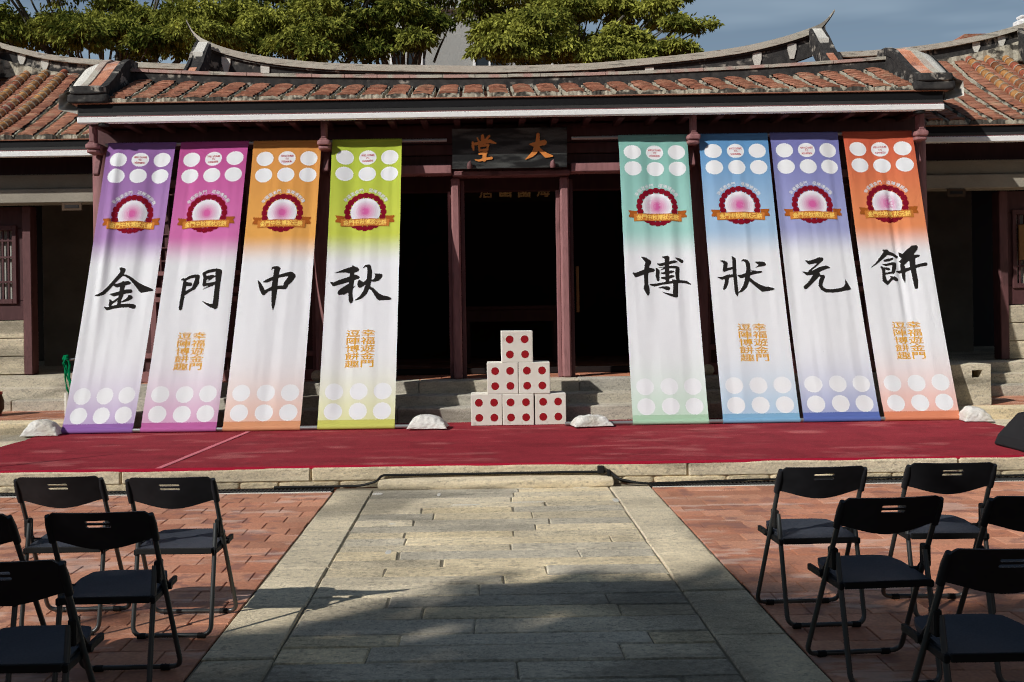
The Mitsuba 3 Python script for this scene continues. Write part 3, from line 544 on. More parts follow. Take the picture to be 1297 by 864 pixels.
# ------------------------------------------------------------------ stage platform
tag(put('stage_platform', bx(-14, 14, CURB_Y + .03, 13.30, -0.02, 0.172, 0.004), 'granite', (0.45, 0.95)), 'low granite platform in front of the hall', kind='structure')
cuts = [-14, -8.0]
cuts += [at(px, 600, 9.68)[0] for px in (-150, 153, 394, 872, 1215)] + [6.6, 9.5, 14]
for a, b in zip(cuts, cuts[1:]):
    put('stage_platform__curb_stone', bx(a + .006, b - .006, CURB_Y, CURB_Y + .3, 0.052 + rng.normal(0, .006), 0.177, 0.014), 'granite', (rng.uniform(.3, .6), rng.uniform(.75, .95)))
x = -9.0
while x < 9:
    w = rng.uniform(0.18, 0.7)
    if not (-1.1 < x < 0.7):
        put('stage_platform__rubble_stone', lump((x + w / 2, CURB_Y + .055, 0.022), (w - .004, 0.11, 0.062), 0.012, int(x * 50) + 900, 2, 0.35), 'granite', (rng.uniform(.6, 1.0), rng.uniform(.35, .9)))
    x += w
# granite slabs beside the carpet
for xa, xb in ((-14, -5.17), (5.84, 14)):
    x = xa
    while x < xb - .1:
        w = min(rng.uniform(.8, 1.4), xb - x)
        for ya, yb in ((9.99, 11.1), (11.1, 12.72)):
            put('stage_platform__slab', bx(x + .004, x + w - .004, ya + .004, yb - .004, 0.16, 0.178 + rng.normal(0, .001), 0.005), 'granite', (rng.uniform(.2, .6), rng.uniform(.8, 1)))
        x += w

# drainage grate in front of the stage
for xa, xb in ((-9.0, -1.36), (1.49, 9.0)):
    root = 'drain_grate' if xa < 0 else 'drain_grate_001'
    tag(root, ('grey' if xa < 0 else 'black') + ' metal drain grate along the foot of the stage, ' + ('left' if xa < 0 else 'right') + ' of the path', 'grate')
    put(root + '__frame', join([bx(xa, xb, 9.455, 9.475, -.02, .004, .002), bx(xa, xb, 9.625, 9.645, -.02, .004, .002), bx(xa, xb, 9.455, 9.645, -.026, -.018, .002)]), 'black_paint')
    put(root + '__concrete_edge', bx(xa, xb, 9.424, 9.453, -.02, .003, .002), 'plaster', (1, 0))
    k = put(root + '__bar', join([bx(x, x + .012, 9.475, 9.625, -.012, .002, .001) for x in np.arange(xa, xb, .036)] + [bx(xa, xb, 9.545, 9.555, -.012, .001, .001)]), 'grey_paint')
    labels[k] = {'kind': 'stuff'}

# ------------------------------------------------------------------ red carpet
xs, ys = np.linspace(-5.19, 5.82, 150), np.concatenate([np.linspace(9.685, 13.18, 60)])
gx, gy = np.meshgrid(xs, ys)
gz = 0.190 + 0.009 * (meshkit.fbm(np.stack([gx * 1.2, gy * 3.0, gx * 0], -1), 3, 3) - 0.5)
gz -= 0.006 * np.exp(-((gy - 12.05) / 0.02) ** 2)
gx = gx + 0.012 * (meshkit.noise(np.stack([gx * 3, gy * 3, gx * 0], -1)) - .5)
edge = 0.05 * (meshkit.fbm(np.stack([gx * 1.1, gx * 0, gx * 0], -1), 3, 5) - .5) + 0.012
gy = gy + edge * np.exp(-(gy - 9.685) * 3)
nv = len(ys) * len(xs)
V = np.stack([gx, gy, gz], -1).reshape(-1, 3)
idx = np.arange(nv).reshape(len(ys), len(xs))
F = np.concatenate([np.stack([idx[:-1, :-1], idx[:-1, 1:], idx[1:, 1:]], -1).reshape(-1, 3), np.stack([idx[:-1, :-1], idx[1:, 1:], idx[1:, :-1]], -1).reshape(-1, 3)])
tag('red_carpet', 'red carpet covering the stage', 'carpet')
put('red_carpet__pile', (V, F), 'carpet_red', smooth=True)
fr = V[idx[0]]
lo = fr.copy(); lo[:, 2] = 0.166 + 0.006 * meshkit.noise(fr * 3, 2); lo[:, 1] -= 0.008
up = fr.copy(); up[:, 1] -= 0.007; up[:, 2] += 0.001
bk = fr + np.array([0, .012, 0.002])
W = np.vstack([bk, up, lo]); n = len(xs)
F2 = []
for r in (0, 1):
    for k in range(n - 1):
        a = r * n + k
        F2 += [[a, a + n, a + n + 1], [a, a + n + 1, a + 1]]
labels[put('red_carpet__folded_edge', (W, np.array(F2)), 'edge_red')] = {'label': 'bright red edge folded over the stage front'}


def strip(xa, ya, xb, yb, w, z=0.195):
    d = np.array([xb - xa, yb - ya]); L = np.linalg.norm(d); d /= L; nn = np.array([-d[1], d[0]]) * w / 2
    t = np.linspace(0, L, 14)
    a = np.array([xa, ya])
    top = np.vstack([a + d * k + nn * (1 + .15 * math.sin(k * 9)) for k in t] + [a + d * k - nn for k in t])
    n = len(t)
    v = np.vstack([np.c_[top, np.full(2 * n, z)], np.c_[top, np.full(2 * n, z - .002)]])
    f = []
    for k in range(n - 1):
        f += [[k, n + k, n + k + 1], [k, n + k + 1, k + 1], [2 * n + k, 3 * n + k + 1, 3 * n + k], [2 * n + k, 2 * n + k + 1, 3 * n + k + 1]]
    return (v, np.array(f))


tag(put('floor_tape', strip(-2.965, 9.70, -2.76, 12.5, 0.055), 'tape_pink'), 'pink tape line running back across the carpet', 'tape')

# ------------------------------------------------------------------ steps and porch floors
tag('porch_steps', 'granite steps up to the porch of the hall', kind='structure')
put('porch_steps', bx(-4.55, 5.3, 14.22, 16.4, 0.0, 0.60, .004), 'granite', (.3, .8))
zs, Ys = [0.172, 0.367, 0.5, 0.656], [13.22, 13.53, 13.84]
for i in range(3):
    x = -4.6
    while x < 5.2:
        w = min(rng.uniform(1.5, 2.4), 5.3 - x)
        put('porch_steps__tread_stone', bx(x + .003, x + w - .003, Ys[i], Ys[i] + (.34 if i < 2 else .42), zs[i] - .02, zs[i + 1] + rng.normal(0, .002), .012), 'granite', (rng.uniform(-.4, 0), rng.uniform(.75, 1)))
        x += w
x = -4.6
while x < 5.2:
    w = min(rng.uniform(.5, .8), 5.3 - x)
    for j in range(3):
        put('porch_steps__floor_slab', bx(x + .003, x + w - .003, 14.26 + j * .7 + .003, 14.26 + (j + 1) * .7 - .003, .60, .654, .005), 'fired_brick', (rr() * .3, rr()))
    x += w
for side in (0, 1):
    xa, xb = ((-12, -4.62), (5.62, 12))[side]
    root = numbered('terrace_steps')
    tag(root, 'granite steps and brick tread ' + ('left' if side == 0 else 'right') + ' of the banners', kind='structure')
    put(root, bx(xa, xb, 13.2, 20, 0, .30, .004), 'granite', (.5, .8))
    x = xa
    while x < xb - .05:
        w = min(rng.uniform(1.2, 2.2), xb - x)
        put(root + '__edge_stone', bx(x + .003, x + w - .003, 12.74, 13.08, .15, .312 + rng.normal(0, .002), .014), 'granite', (rng.uniform(.85, 1), rng.uniform(.8, 1)))
        x += w
    x = xa
    while x < xb - .05:
        w = min(.31, xb - x)
        for j in range(4):
            o = .1 * (j % 3)
            put(root + '__brick', bx(x + .002, x + w - .002, 13.085 + j * .31, 13.085 + (j + 1) * .31 - .003, .26, .309 + rng.normal(0, .001), .004), 'fired_brick', (rr() * .5, rr() * .6))
        x += w
    zz = [.30, .452, .592, .730]
    lim = (-12, -5.05) if side == 0 else (5.95, 12)
    for i in range(3):
        x = lim[0]
        while x < lim[1] - .05:
            w = min(rng.uniform(1.3, 2.2), lim[1] - x)
            put(root + '__tread_stone', bx(x + .003, x + w - .003, 14.3 + .28 * i, 14.3 + .28 * i + (.32 if i < 2 else .5), zz[i] - .02, zz[i + 1] + rng.normal(0, .002), .012), 'granite', (rng.uniform(-.2, .2), rng.uniform(.75, 1)))
            x += w
    put(root + '__floor', bx(xa, xb, 15.3, 20, .5, .725, .004), 'granite', (.2, .4))


# ------------------------------------------------------------------ the hall
def sweep_box(xs, zt, zb, y0, y1, ends=True):
    """A bar that follows a curve in x and z, between the depths y0 and y1 (numbers or arrays)."""
    xs, zt, zb = np.asarray(xs, float), np.asarray(zt, float), np.asarray(zb, float)
    y0, y1 = np.broadcast_to(y0, xs.shape), np.broadcast_to(y1, xs.shape)
    v = np.concatenate([np.c_[xs, y0, zb], np.c_[xs, y1, zb], np.c_[xs, y1, zt], np.c_[xs, y0, zt]])
    n, f = len(xs), []
    for k in range(n - 1):
        for a in range(4):
            b = (a + 1) % 4
            f += [[a * n + k, b * n + k, b * n + k + 1], [a * n + k, b * n + k + 1, a * n + k + 1]]
    f += [[0, 2 * n, n], [0, 3 * n, 2 * n], [n - 1, 2 * n - 1, 3 * n - 1], [n - 1, 3 * n - 1, 4 * n - 1]]
    return trimesh.Trimesh(v, np.array(f)[:, ::-1], process=False)


def sweep_y(Ys, zt, zb, x0, x1):
    m = sweep_box(Ys, zt, zb, x0, x1)
    return trimesh.Trimesh(m.vertices[:, [1, 0, 2]], m.faces[:, ::-1], process=False)


def resample(pts, n):
    p = np.asarray(pts, float)
    s = np.r_[0, np.cumsum(np.linalg.norm(np.diff(p, axis=0), axis=1))]
    t = np.linspace(0, s[-1], n)
    return np.stack([np.interp(t, s, p[:, k]) for k in range(p.shape[1])], -1)


def smooth_curve(pts, n=60):
    from scipy.interpolate import PchipInterpolator
    p = np.asarray(pts, float)
    x = np.linspace(p[0, 0], p[-1, 0], n)
    return x, PchipInterpolator(p[:, 0], p[:, 1])(x)


def tile_roof(part, xb, prof, lift, tubes=()):
    """Rows of arched tiles between the boundaries xb. prof: (Y, z) from the eave to the ridge."""
    prof = np.asarray(prof, float)
    L = np.sum(np.linalg.norm(np.diff(prof, axis=0), axis=1))
    nc = int(L / 0.13)
    P = resample(prof, nc + 1)
    for i, (xa, xe) in enumerate(zip(xb, xb[1:])):
        xm, hw = (xa + xe) / 2, (xe - xa) / 2 - 0.045
        vs, fs, uvs, o = [], [], [], 0
        for c in range(nc):
            (ya, za), (yb, zb) = P[c], P[c + 1]
            dy, dz = (yb - ya) * .25, (zb - za) * .25
            na, tl = 6, rng.normal(0, 0.006, 2)
            ta, tb = np.linspace(-1, 1, na), 0.0
            arc = 0.050 + 0.018 * (1 - ta ** 2)
            xx = xm + hw * ta + rng.normal(0, .003)
            zl = lift(xm, c / nc)
            zu = lift(xm, (c + 1) / nc)
            wob = rng.normal(0, .0025, na)
            low = np.c_[xx, np.full(na, ya) + tl[0] + wob * 2, za + arc + 0.022 + wob + zl + tl[1] * ta]
            hi = np.c_[xx, np.full(na, yb + dy), zb + dz + arc + 0.004 + zu]
            lip = np.c_[xx, np.full(na, ya) + tl[0] + wob * 2, za + arc - 0.006 + zl]
            vs.append(np.vstack([lip, low, hi])); uvs.append(np.tile([rr(), rr()], (3 * na, 1)))
            for k in range(na - 1):
                for r in (0, 1):
                    a = o + r * na + k
                    fs += [[a, a + 1, a + na + 1], [a, a + na + 1, a + na]]
            o += 3 * na
        put(part + '__tile_row', (np.vstack(vs), np.array(fs)), 'roof_tile', uv=np.vstack(uvs))
        js = []
        R = resample(prof, 14)
        for sg in (-1, 1):
            xc = xm + sg * (hw + 0.008)
            q = np.array([[xc + rng.normal(0, .004), y, z + lift(xm, t)] for t, (y, z) in zip(np.linspace(0, 1, 14), R)])
            hh = 0.046 + rng.normal(0, .005, 14)
            js.append(sweep_y(q[:, 1], q[:, 2] + hh, q[:, 2] - .03, q[:, 0] - .013, q[:, 0] + .013))
        put(part + '__mortar_joint', js, 'mortar', (0.45, 0))
        (ya, za) = prof[0]
        a = np.linspace(-1, 1, 13)
        top = 0.052 - 0.020 * a ** 2 - 0.026 * np.clip(np.abs(a) - .82, 0, 1) / .18 + rng.normal(0, .004, 13)
        m = sweep_box(xm + (hw + .03) * a, za + lift(xm, 0) + top, np.full(13, za + lift(xm, 0) - .012), ya - .035 + rng.normal(0, .004, 13), ya + .05)
        put(part + '__eave_mortar', m, 'mortar', (0.5 + 0.6 * rr(), 0))
    for xt in tubes:
        Ls = int(L / 0.165)
        R = resample(prof, Ls + 1)
        rings = []
        for c in range(Ls):
            (ya, za), (yb, zb) = R[c], R[c + 1]
            ex = 0.16
            pa, pb = np.array([xt, ya - (yb - ya) * .02, za + .085 + lift(xt, c / Ls)]), np.array([xt, yb + (yb - ya) * ex, zb + (zb - za) * ex + .085 + lift(xt, (c + 1) / Ls)])
            put(part + '__tube_tile', tube([pa, pa + (pb - pa) * .12, pb], [.072, .068, .058], 12), 'glazed', (float(np.clip(rng.beta(2, 1.4), 0, 1)), rr()), smooth=50)
            rings.append(tube([pa + (pb - pa) * .0, pa + (pb - pa) * .07], [.077, .077], 12))
        labels[put(part + '__mortar_ring', rings, 'mortar', (0.1, 0))] = {'kind': 'stuff'}
        js = [sweep_y(prof[:, 0], prof[:, 1] + .085 + lift(xt, 0) , prof[:, 1] - .02, xt - .05, xt + .05)]
        put(part + '__mortar_joint', js, 'mortar', (0.0, 0))


def gable_rib(part, path, xc, w, h, foot=True, white_side=0, brick_to=1.0, mw=.045):
    """The mortared rib that runs down a roof's gable edge, brick paved on top, black at the sides."""
    P = resample(path, 26)
    put(part + '__gable_rib', sweep_y(P[:, 0], P[:, 1], P[:, 1] - h, xc - w / 2, xc + w / 2), 'black_lime', (0.25, 0))
    for sg in (-1, 1):
        put(part + '__rib_moulding', [sweep_y(P[:, 0], P[:, 1] + .035, P[:, 1] - .07, xc + sg * (w / 2 - .03) - mw, xc + sg * (w / 2 - .03) + mw)], 'ridge_cap' if sg == white_side else 'black_lime', (0.4, 0))
    if white_side:
        n = len(P)
        e = white_side * w / 2
        cols = [(e, .01), (e + white_side * .12, -.02), (e + white_side * .23, -.055), (e + white_side * .24, -.24), (e, -.30)]
        v = np.concatenate([np.c_[np.full(n, xc + a), P[:, 0], P[:, 1] + b * (1 if k < 3 else 1)] for k, (a, b) in enumerate(cols)])
        f = []
        for k in range(n - 1):
            for c in range(len(cols) - 1):
                a, b = c * n + k, (c + 1) * n + k
                f += [[a, b, b + 1], [a, b + 1, a + 1]]
        put(part + '__rib_plaster', (v, np.array(f)), 'plaster', (1.0, 0), smooth=True)
    nb = max(3, int(np.sum(np.linalg.norm(np.diff(P, axis=0), axis=1)) / 0.24))
    Q = resample(path, nb + 1)
    for k in range(int(nb * brick_to)):
        (ya, za), (yb, zb) = Q[k], Q[k + 1]
        g = 0.03
        put(part + '__rib_brick', sweep_y([ya + (yb - ya) * g, yb - (yb - ya) * g], np.array([za + (zb - za) * g, zb - (zb - za) * g]) + .018 + rng.normal(0, .002), np.array([za, zb]) - .03, xc - w / 2 + .075, xc + w / 2 - .075), 'fired_brick', (rr(), 1.0))
    if foot:
        y, z = path[0]
        put(part + '__rib_foot', [lump((xc, y - .02, z - .02), (w + .12, .22, .11), .02, 3, 3, .3), lump((xc, y + .02, z - .12), (w + .2, .26, .12), .02, 5, 3, .3)], 'black_lime', (0.3, 0))


H = thing('main_hall', 'traditional timber hall with swallowtail ridge and red tiled porch roof behind the banners', 'temple hall')
XC = 0.4
tag(put(H + '__front_roof', [sweep_y([13.50, 14.75], [4.245, 4.61], [4.20, 4.56], -5.0, 5.78)], 'roof_tile', (0.1, 0.8)))
labels.pop(H + '__front_roof')
bow = lambda x, t: 0.15 * t * ((x - XC) / 5.0) ** 2
tile_roof(H + '__front_roof', np.linspace(-4.74, 5.58, 33), [(13.46, 4.262), (13.85, 4.36), (14.3, 4.49), (14.62, 4.590)], bow)
xs = np.linspace(-4.95, 5.76, 50)
zr = 4.745 + 0.15 * ((xs - XC) / 5) ** 2
put(H + '__front_roof__ridge', sweep_box(xs, zr, zr - .16, 14.60, 14.82), 'black_lime', (0.05, 0))
put(H + '__front_roof__ridge_course', [sweep_box(np.linspace(a + .004, b - .004, 3), np.interp(np.linspace(a, b, 3), xs, zr) + .045, np.interp(np.linspace(a, b, 3), xs, zr) + .002, 14.575 + rng.normal(0, .003), 14.845) for a, b in zip(np.linspace(-4.95, 5.76, 25), np.linspace(-4.95, 5.76, 25)[1:])], 'ridge_cap', (1.0, 0))
for xg, ws in ((-4.91, -1), (5.74, 1)):
    gable_rib(H + '__front_roof', [(13.47, 4.43), (13.62, 4.48), (13.85, 4.61), (14.1, 4.78), (14.35, 4.95), (14.55, 5.03), (14.85, 5.05)], xg, 0.32, 0.30, True, ws)
put(H + '__eave_tile_edge', bx(-5.12, 5.93, 13.41, 13.62, 4.243, 4.257, .003), 'roof_tile', (.8, .2))
put(H + '__fascia_board', bx(-5.05, 5.86, 13.44, 13.60, 4.137, 4.242, .003), 'black_paint')
put(H + '__fascia_board', bx(-5.05, 5.86, 13.435, 13.58, 4.094, 4.136, .003), 'grey_paint')
put(H + '__gutter_trim', bx(-5.05, 5.86, 13.428, 13.52, 4.080, 4.093, .002), 'red_wood', (.7, 0))
put(H + '__gutter', bx(-5.06, 5.87, 13.42, 13.52, 4.006, 4.079, .008), 'white_paint')
put(H + '__gutter_outlet', [tube([(x, 13.50, 4.008), (x, 13.50, 3.975)], .07, 12) for x in (-4.75, 5.58)], 'rubber')
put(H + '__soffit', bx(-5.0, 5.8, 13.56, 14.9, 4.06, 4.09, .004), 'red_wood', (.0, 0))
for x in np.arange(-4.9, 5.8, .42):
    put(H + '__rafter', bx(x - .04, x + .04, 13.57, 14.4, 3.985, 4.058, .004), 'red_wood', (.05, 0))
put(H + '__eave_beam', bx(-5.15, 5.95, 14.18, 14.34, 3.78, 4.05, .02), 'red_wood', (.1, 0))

# main ridge behind, with its swallow tails
pts = [at(x, y, 17.2) for x, y in ((236, 25), (241, 35), (249, 44), (262, 53), (290, 64), (330, 73), (380, 79.5), (430, 83), (520, 85), (640, 86), (740, 83), (800, 78), (870, 71), (930, 63), (980, 52), (1010, 43), (1035, 33), (1046, 25), (1052, 19), (1057, 12))]
x, z = smooth_curve(pts, 120)
x0, x1 = x[0], x[-1]
th = 0.105 * np.clip(np.minimum(x - x0, x1 - x) / 0.32, 0.12, 1)
hw = 0.16 * np.clip(np.minimum(x - x0, x1 - x) / 0.4, 0.15, 1)
put(H + '__main_ridge', sweep_box(x, z, z - th, 17.2 - hw, 17.2 + hw), 'ridge_cap', (0.1, 0))
put(H + '__main_ridge__cap_moulding', sweep_box(x, z - th, z - th - .03, 17.2 - hw * .8, 17.2 + hw * .8), 'black_lime', (0.1, 0))
inn = (x > at(246, 60, 17.2)[0]) & (x < at(1044, 60, 17.2)[0])
put(H + '__main_ridge__panel', sweep_box(x[inn], (z - th - .03)[inn], (z - th - .34)[inn], 17.12, 17.28), 'black_lime', (0.2, 0))
for px in (288, 337, 469, 517, 772, 821, 957, 1001):
    xb = at(px, 75, 17.2)[0]
    zt = np.interp(xb, x, z) - .135
    t = np.linspace(0, 1, 9)
    s = -1 if px < 645 else 1
    put(H + '__main_ridge__divider', sweep_y(17.10 - 0 * t + np.linspace(0, .02, 9), zt - t * 0 + np.linspace(0, -.001, 9), zt - .24 + 0 * t, xb - .04, xb + .04) if False else sweep_box(xb + np.array([-.07, -.03, .03, .07]), np.full(4, zt), zt - np.array([.10, .25, .25, .10]), 17.095, 17.12), 'plaster', (1.0, 0))
for px, s in ((258, -1), (1034, 1)):
    xg = at(px, 60, 17.0)[0]
    zg = np.interp(xg, x, z) - .10
    gable_rib(H + '__main_ridge', [(15.0, zg - 1.25), (15.6, zg - .98), (16.1, zg - .70), (16.45, zg - .45), (16.7, zg - .20), (16.95, zg)], xg, 0.26, 0.3, False, 0, 0.72, .022)
    put(H + '__main_ridge__plaster_pier', sweep_y([16.63, 16.72, 16.97], [zg - .2, zg - .15, zg + .04], [zg - .4, zg - .4, zg - .4], xg - .08, xg + .08), 'plaster', (0.95, 0))
zlow = np.interp(np.linspace(-4.6, 5.4, 30), x, z)
put(H + '__rear_roof', sweep_y([14.8, 16.0, 17.2], [4.72, 4.9, 5.12], [4.6, 4.8, 5.0], -4.75, 5.55), 'roof_tile', (.3, .5))
put(H + '__rear_roof', sweep_y([17.2, 18.4, 20.2], [5.12, 4.8, 4.2], [5.0, 4.7, 4.1], -4.75, 5.55), 'roof_tile', (.3, .5))

# columns, brackets, door posts, beams
COLS = (-5.05, -2.10, 2.90, 5.85)
for xc in COLS:
    k = put(H + '__column', tube([(xc, 14.27, .80), (xc, 14.27, 2.2), (xc, 14.27, 3.79)], [.125, .13, .12], 20), 'red_wood', (.85, 0), smooth=40)
    put(k + '__stone_base', tube([(xc, 14.27, .655), (xc, 14.27, .70), (xc, 14.27, .76), (xc, 14.27, .80)], [.16, .20, .19, .145], 20), 'granite', (.4, .8), smooth=40)
for u in (-486, -195, 270, 556):
    xb = u * 13.75 / FOCAL
    k = put(H + '__bracket', [bx(xb - .035, xb + .035, 13.62, 13.76, 3.80, 4.10, .01), bx(xb - .05, xb + .05, 13.60, 14.2, 3.74, 3.80, .012)], 'red_wood', (.75, 0))
    put(k + '__carved_block', [lump((xb, 13.66, 3.745), (.17, .14, .07), .012, 4, 2, .5), lump((xb, 13.70, 3.685), (.15, .16, .05), .012, 9, 2, .5), bx(xb - .085, xb + .085, 13.74, 13.9, 3.66, 3.78, .02)], 'red_wood', (1.0, 0))
    m = bx(-.038, .038, -.03, .03, -.17, .16, .01)
    m.apply_transform(trimesh.transformations.rotation_matrix(-.5, [1, 0, 0])); m.apply_translation((xb, 13.84, 3.54))
    put(k + '__strut', m, 'red_wood', (.7, 0))
for xp, s in ((-.325, -1), (1.125, 1)):
    k = put(H + '__door_post', [bx(xp - .058, xp + .058, 14.14, 14.30, .657, 3.33, .022)], 'red_wood', (1.0, 0))
    put(k + '__jamb', bx(xp - .108, xp - .060, 14.26, 14.40, .657, 3.16, .006), 'red_wood', (.8, 0))
    put(k + '__jamb', bx(xp + .060, xp + .115, 14.24, 14.36, .657, 3.3, .008), 'red_wood', (.25, 0))
put(H + '__lintel', bx(-.36, 1.20, 14.02, 14.30, 3.335, 3.405, .014), 'red_wood', (.55, 0))
put(H + '__lintel', bx(-1.98, -.365, 13.98, 14.26, 3.365, 3.485, .012), 'red_wood', (1.0, 0))
put(H + '__lintel', bx(1.205, 2.78, 13.98, 14.26, 3.365, 3.485, .012), 'red_wood', (1.0, 0))
for xa, xe in ((-1.98, 2.78),):
    for z0, z1, Y in ((3.49, 3.63, 14.20), (3.635, 3.775, 14.16)):
        put(H + '__transom_board', bx(xa, xe, Y, Y + .05, z0, z1, .008), 'red_wood', (.18, 0))
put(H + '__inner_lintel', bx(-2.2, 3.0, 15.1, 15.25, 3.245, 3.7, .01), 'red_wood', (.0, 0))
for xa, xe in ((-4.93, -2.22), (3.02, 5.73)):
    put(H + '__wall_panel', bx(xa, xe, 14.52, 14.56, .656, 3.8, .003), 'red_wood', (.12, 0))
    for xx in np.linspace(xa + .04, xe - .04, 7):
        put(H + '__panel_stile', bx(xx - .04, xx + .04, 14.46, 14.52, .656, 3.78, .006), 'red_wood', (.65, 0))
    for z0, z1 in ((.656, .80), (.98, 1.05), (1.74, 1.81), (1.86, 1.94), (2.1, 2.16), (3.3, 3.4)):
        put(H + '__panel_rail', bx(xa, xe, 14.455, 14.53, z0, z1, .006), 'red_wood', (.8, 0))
    lat = [bx(xx - .009, xx + .009, 14.48, 14.515, 2.16, 3.3, .003) for xx in np.arange(xa + .1, xe - .05, .12)] + [bx(xa, xe, 14.482, 14.513, zz - .009, zz + .009, .003) for zz in np.arange(2.3, 3.3, .18)]
    labels[put(H + '__lattice', lat, 'red_wood', (.3, 0))] = {'kind': 'stuff'}
for xa, xe in ((-5.15, -4.95), (5.75, 5.95)):
    put(H + '__end_wall', bx(xa, xe, 14.42, 20.0, .656, 4.1, .004), 'board_and_shade')  # plaster walls; the indoor shade is put into this dark colour
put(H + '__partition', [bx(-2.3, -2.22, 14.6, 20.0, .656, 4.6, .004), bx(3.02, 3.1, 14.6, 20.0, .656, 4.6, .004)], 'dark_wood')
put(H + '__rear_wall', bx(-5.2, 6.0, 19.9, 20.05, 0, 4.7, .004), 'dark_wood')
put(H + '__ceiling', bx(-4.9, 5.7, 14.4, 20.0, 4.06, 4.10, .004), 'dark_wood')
put(H + '__hall_floor', bx(-5.1, 5.9, 16.36, 20.0, .4, .653, .004), 'fired_brick', (.1, .2))
put(H + '__threshold', bx(-2.0, 2.8, 15.12, 15.22, .654, .74, .012), 'dark_wood')

# side halls
WING = [(-1, numbered('side_hall')), (1, 'side_hall_001')]
for s, W in WING:
    tag(W, 'lower tiled side hall with granite wall and dark doorway ' + ('left' if s < 0 else 'right') + ' of the banners', 'temple hall', None)
    prof = [(14.56, 4.005), (15.2, 4.30), (15.9, 4.66), (16.5, 5.0), (17.1, 5.38)]
    P = np.array(prof)
    if s < 0:
        xa, xe = -9.0, -4.55
        xb = -7.52 + .295 * np.arange(0, 11)
        tubes, xrib = (-7.225, -6.93, -6.635), -7.85
    else:
        xa, xe = 5.38, 10.5
        xb = 5.50 + .295 * np.arange(0, 11)
        tubes, xrib = (7.86, 8.155, 8.45), 8.85
    put(W + '__roof', sweep_y(P[:, 0], P[:, 1] - .02, P[:, 1] - .12, xa, xe), 'roof_tile', (.1, .8))
    tile_roof(W + '__roof', xb, prof, (lambda x, t: 0.0), tubes)
    if s < 0:
        tile_roof(W + '__roof', [-8.65, -8.35, -8.05], prof, (lambda x, t: 0.0))
    else:
        tile_roof(W + '__roof', [9.05, 9.35, 9.65, 9.95], prof, (lambda x, t: 0.0))
    put(W + '__roof', sweep_y([17.2, 18.5, 20.2], [5.36, 4.9, 4.2], [5.2, 4.8, 4.1], xa, xe), 'roof_tile', (.3, .5))
    gable_rib(W + '__roof', [(14.6, 4.28), (15.2, 4.55), (15.9, 4.92), (16.5, 5.30), (16.85, 5.62), (17.05, 5.92)], xrib, 0.40, 0.35, True, 0)
    pp = ((-75, 12), (-40, 36), (0, 55), (30, 63.5), (60, 70.5), (100, 76), (150, 80), (200, 82.5), (262, 84.5)) if s < 0 else ((1040, 69.5), (1080, 68), (1116, 65.5), (1168, 60), (1220, 51), (1259, 42), (1297, 30), (1335, 12), (1365, -12))
    x, z = smooth_curve([at(a, b, 17.2) for a, b in pp], 60)
    put(W + '__ridge', sweep_box(x, z, z - .085, 17.03, 17.37), 'ridge_cap', (0.1, 0))
    put(W + '__ridge__panel', sweep_box(x, z - .085, z - .26, 17.11, 17.29), 'black_lime', (0.55, 0))
    put(W + '__ridge__mortar_base', sweep_box(x, z - .26, np.minimum(z - .38, 5.40), 17.05 + .012 * np.sin(x * 31), 17.35), 'mortar', (0.75, 0))
    for px in ((31, 60, -8) if s < 0 else (1265, 1233, 1290)):
        xx = at(px, 78, 17.2)[0]
        zt = np.interp(xx, x, z) - .09
        put(W + '__ridge__divider', sweep_box(xx + np.array([-.06, -.025, .025, .06]), np.full(4, zt), zt - np.array([.08, .16, .16, .08]), 17.09, 17.11), 'plaster', (1.0, 0))
    fa, fe = (-12, -4.98) if s < 0 else (5.80, 12)
    put(W + '__eave_tile_edge', bx(fa, fe, 14.51, 14.7, 3.976, 3.988, .003), 'roof_tile', (.8, .2))
    put(W + '__fascia_board', bx(fa, fe, 14.54, 14.68, 3.885, 3.974, .003), 'black_paint')
    put(W + '__fascia_board', bx(fa, fe, 14.535, 14.66, 3.845, 3.884, .003), 'grey_paint')
    put(W + '__gutter_trim', bx(fa, fe, 14.53, 14.62, 3.832, 3.844, .002), 'red_wood', (.7, 0))
    put(W + '__gutter', bx(fa, fe, 14.52, 14.62, 3.755, 3.831, .008), 'white_paint')
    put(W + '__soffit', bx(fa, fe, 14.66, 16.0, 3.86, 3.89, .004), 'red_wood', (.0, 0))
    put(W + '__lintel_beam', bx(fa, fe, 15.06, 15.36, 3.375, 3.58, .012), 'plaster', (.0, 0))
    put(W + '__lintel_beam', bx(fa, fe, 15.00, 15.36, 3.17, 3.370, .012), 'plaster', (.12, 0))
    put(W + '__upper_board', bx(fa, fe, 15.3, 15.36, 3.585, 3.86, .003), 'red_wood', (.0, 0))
    g0 = -6.63 if s < 0 else 7.63
    far = -12 if s < 0 else 12
    lo, hi = min(g0, far), max(g0, far)
    for k in range(3):
        z0 = .733 + k * .262
        xq = lo
        while xq < hi - .02:
            w = min(rng.uniform(.9, 1.5), hi - xq)
            if s < 0 and hi - (xq + w) < .35:
                w = hi - xq
            put(W + '__granite_block', bx(xq + .004, xq + w - .004, 15.45 + rng.normal(0, .002), 15.8, z0 + .004, z0 + .258, .010), 'granite', (rng.uniform(.1, .35), rng.uniform(.8, 1)))
            xq += w
    # timber frame with a latticed window over the granite
    dp = g0 + (.07 if s < 0 else -.07)
    put(W + '__door_frame', bx(dp - .062, dp + .062, 15.40, 15.62, .733, 3.17, .01), 'red_wood', (.25, 0))
    w0, w1 = (g0 - .98, g0 - .15) if s < 0 else (g0 + .13, g0 + .96)
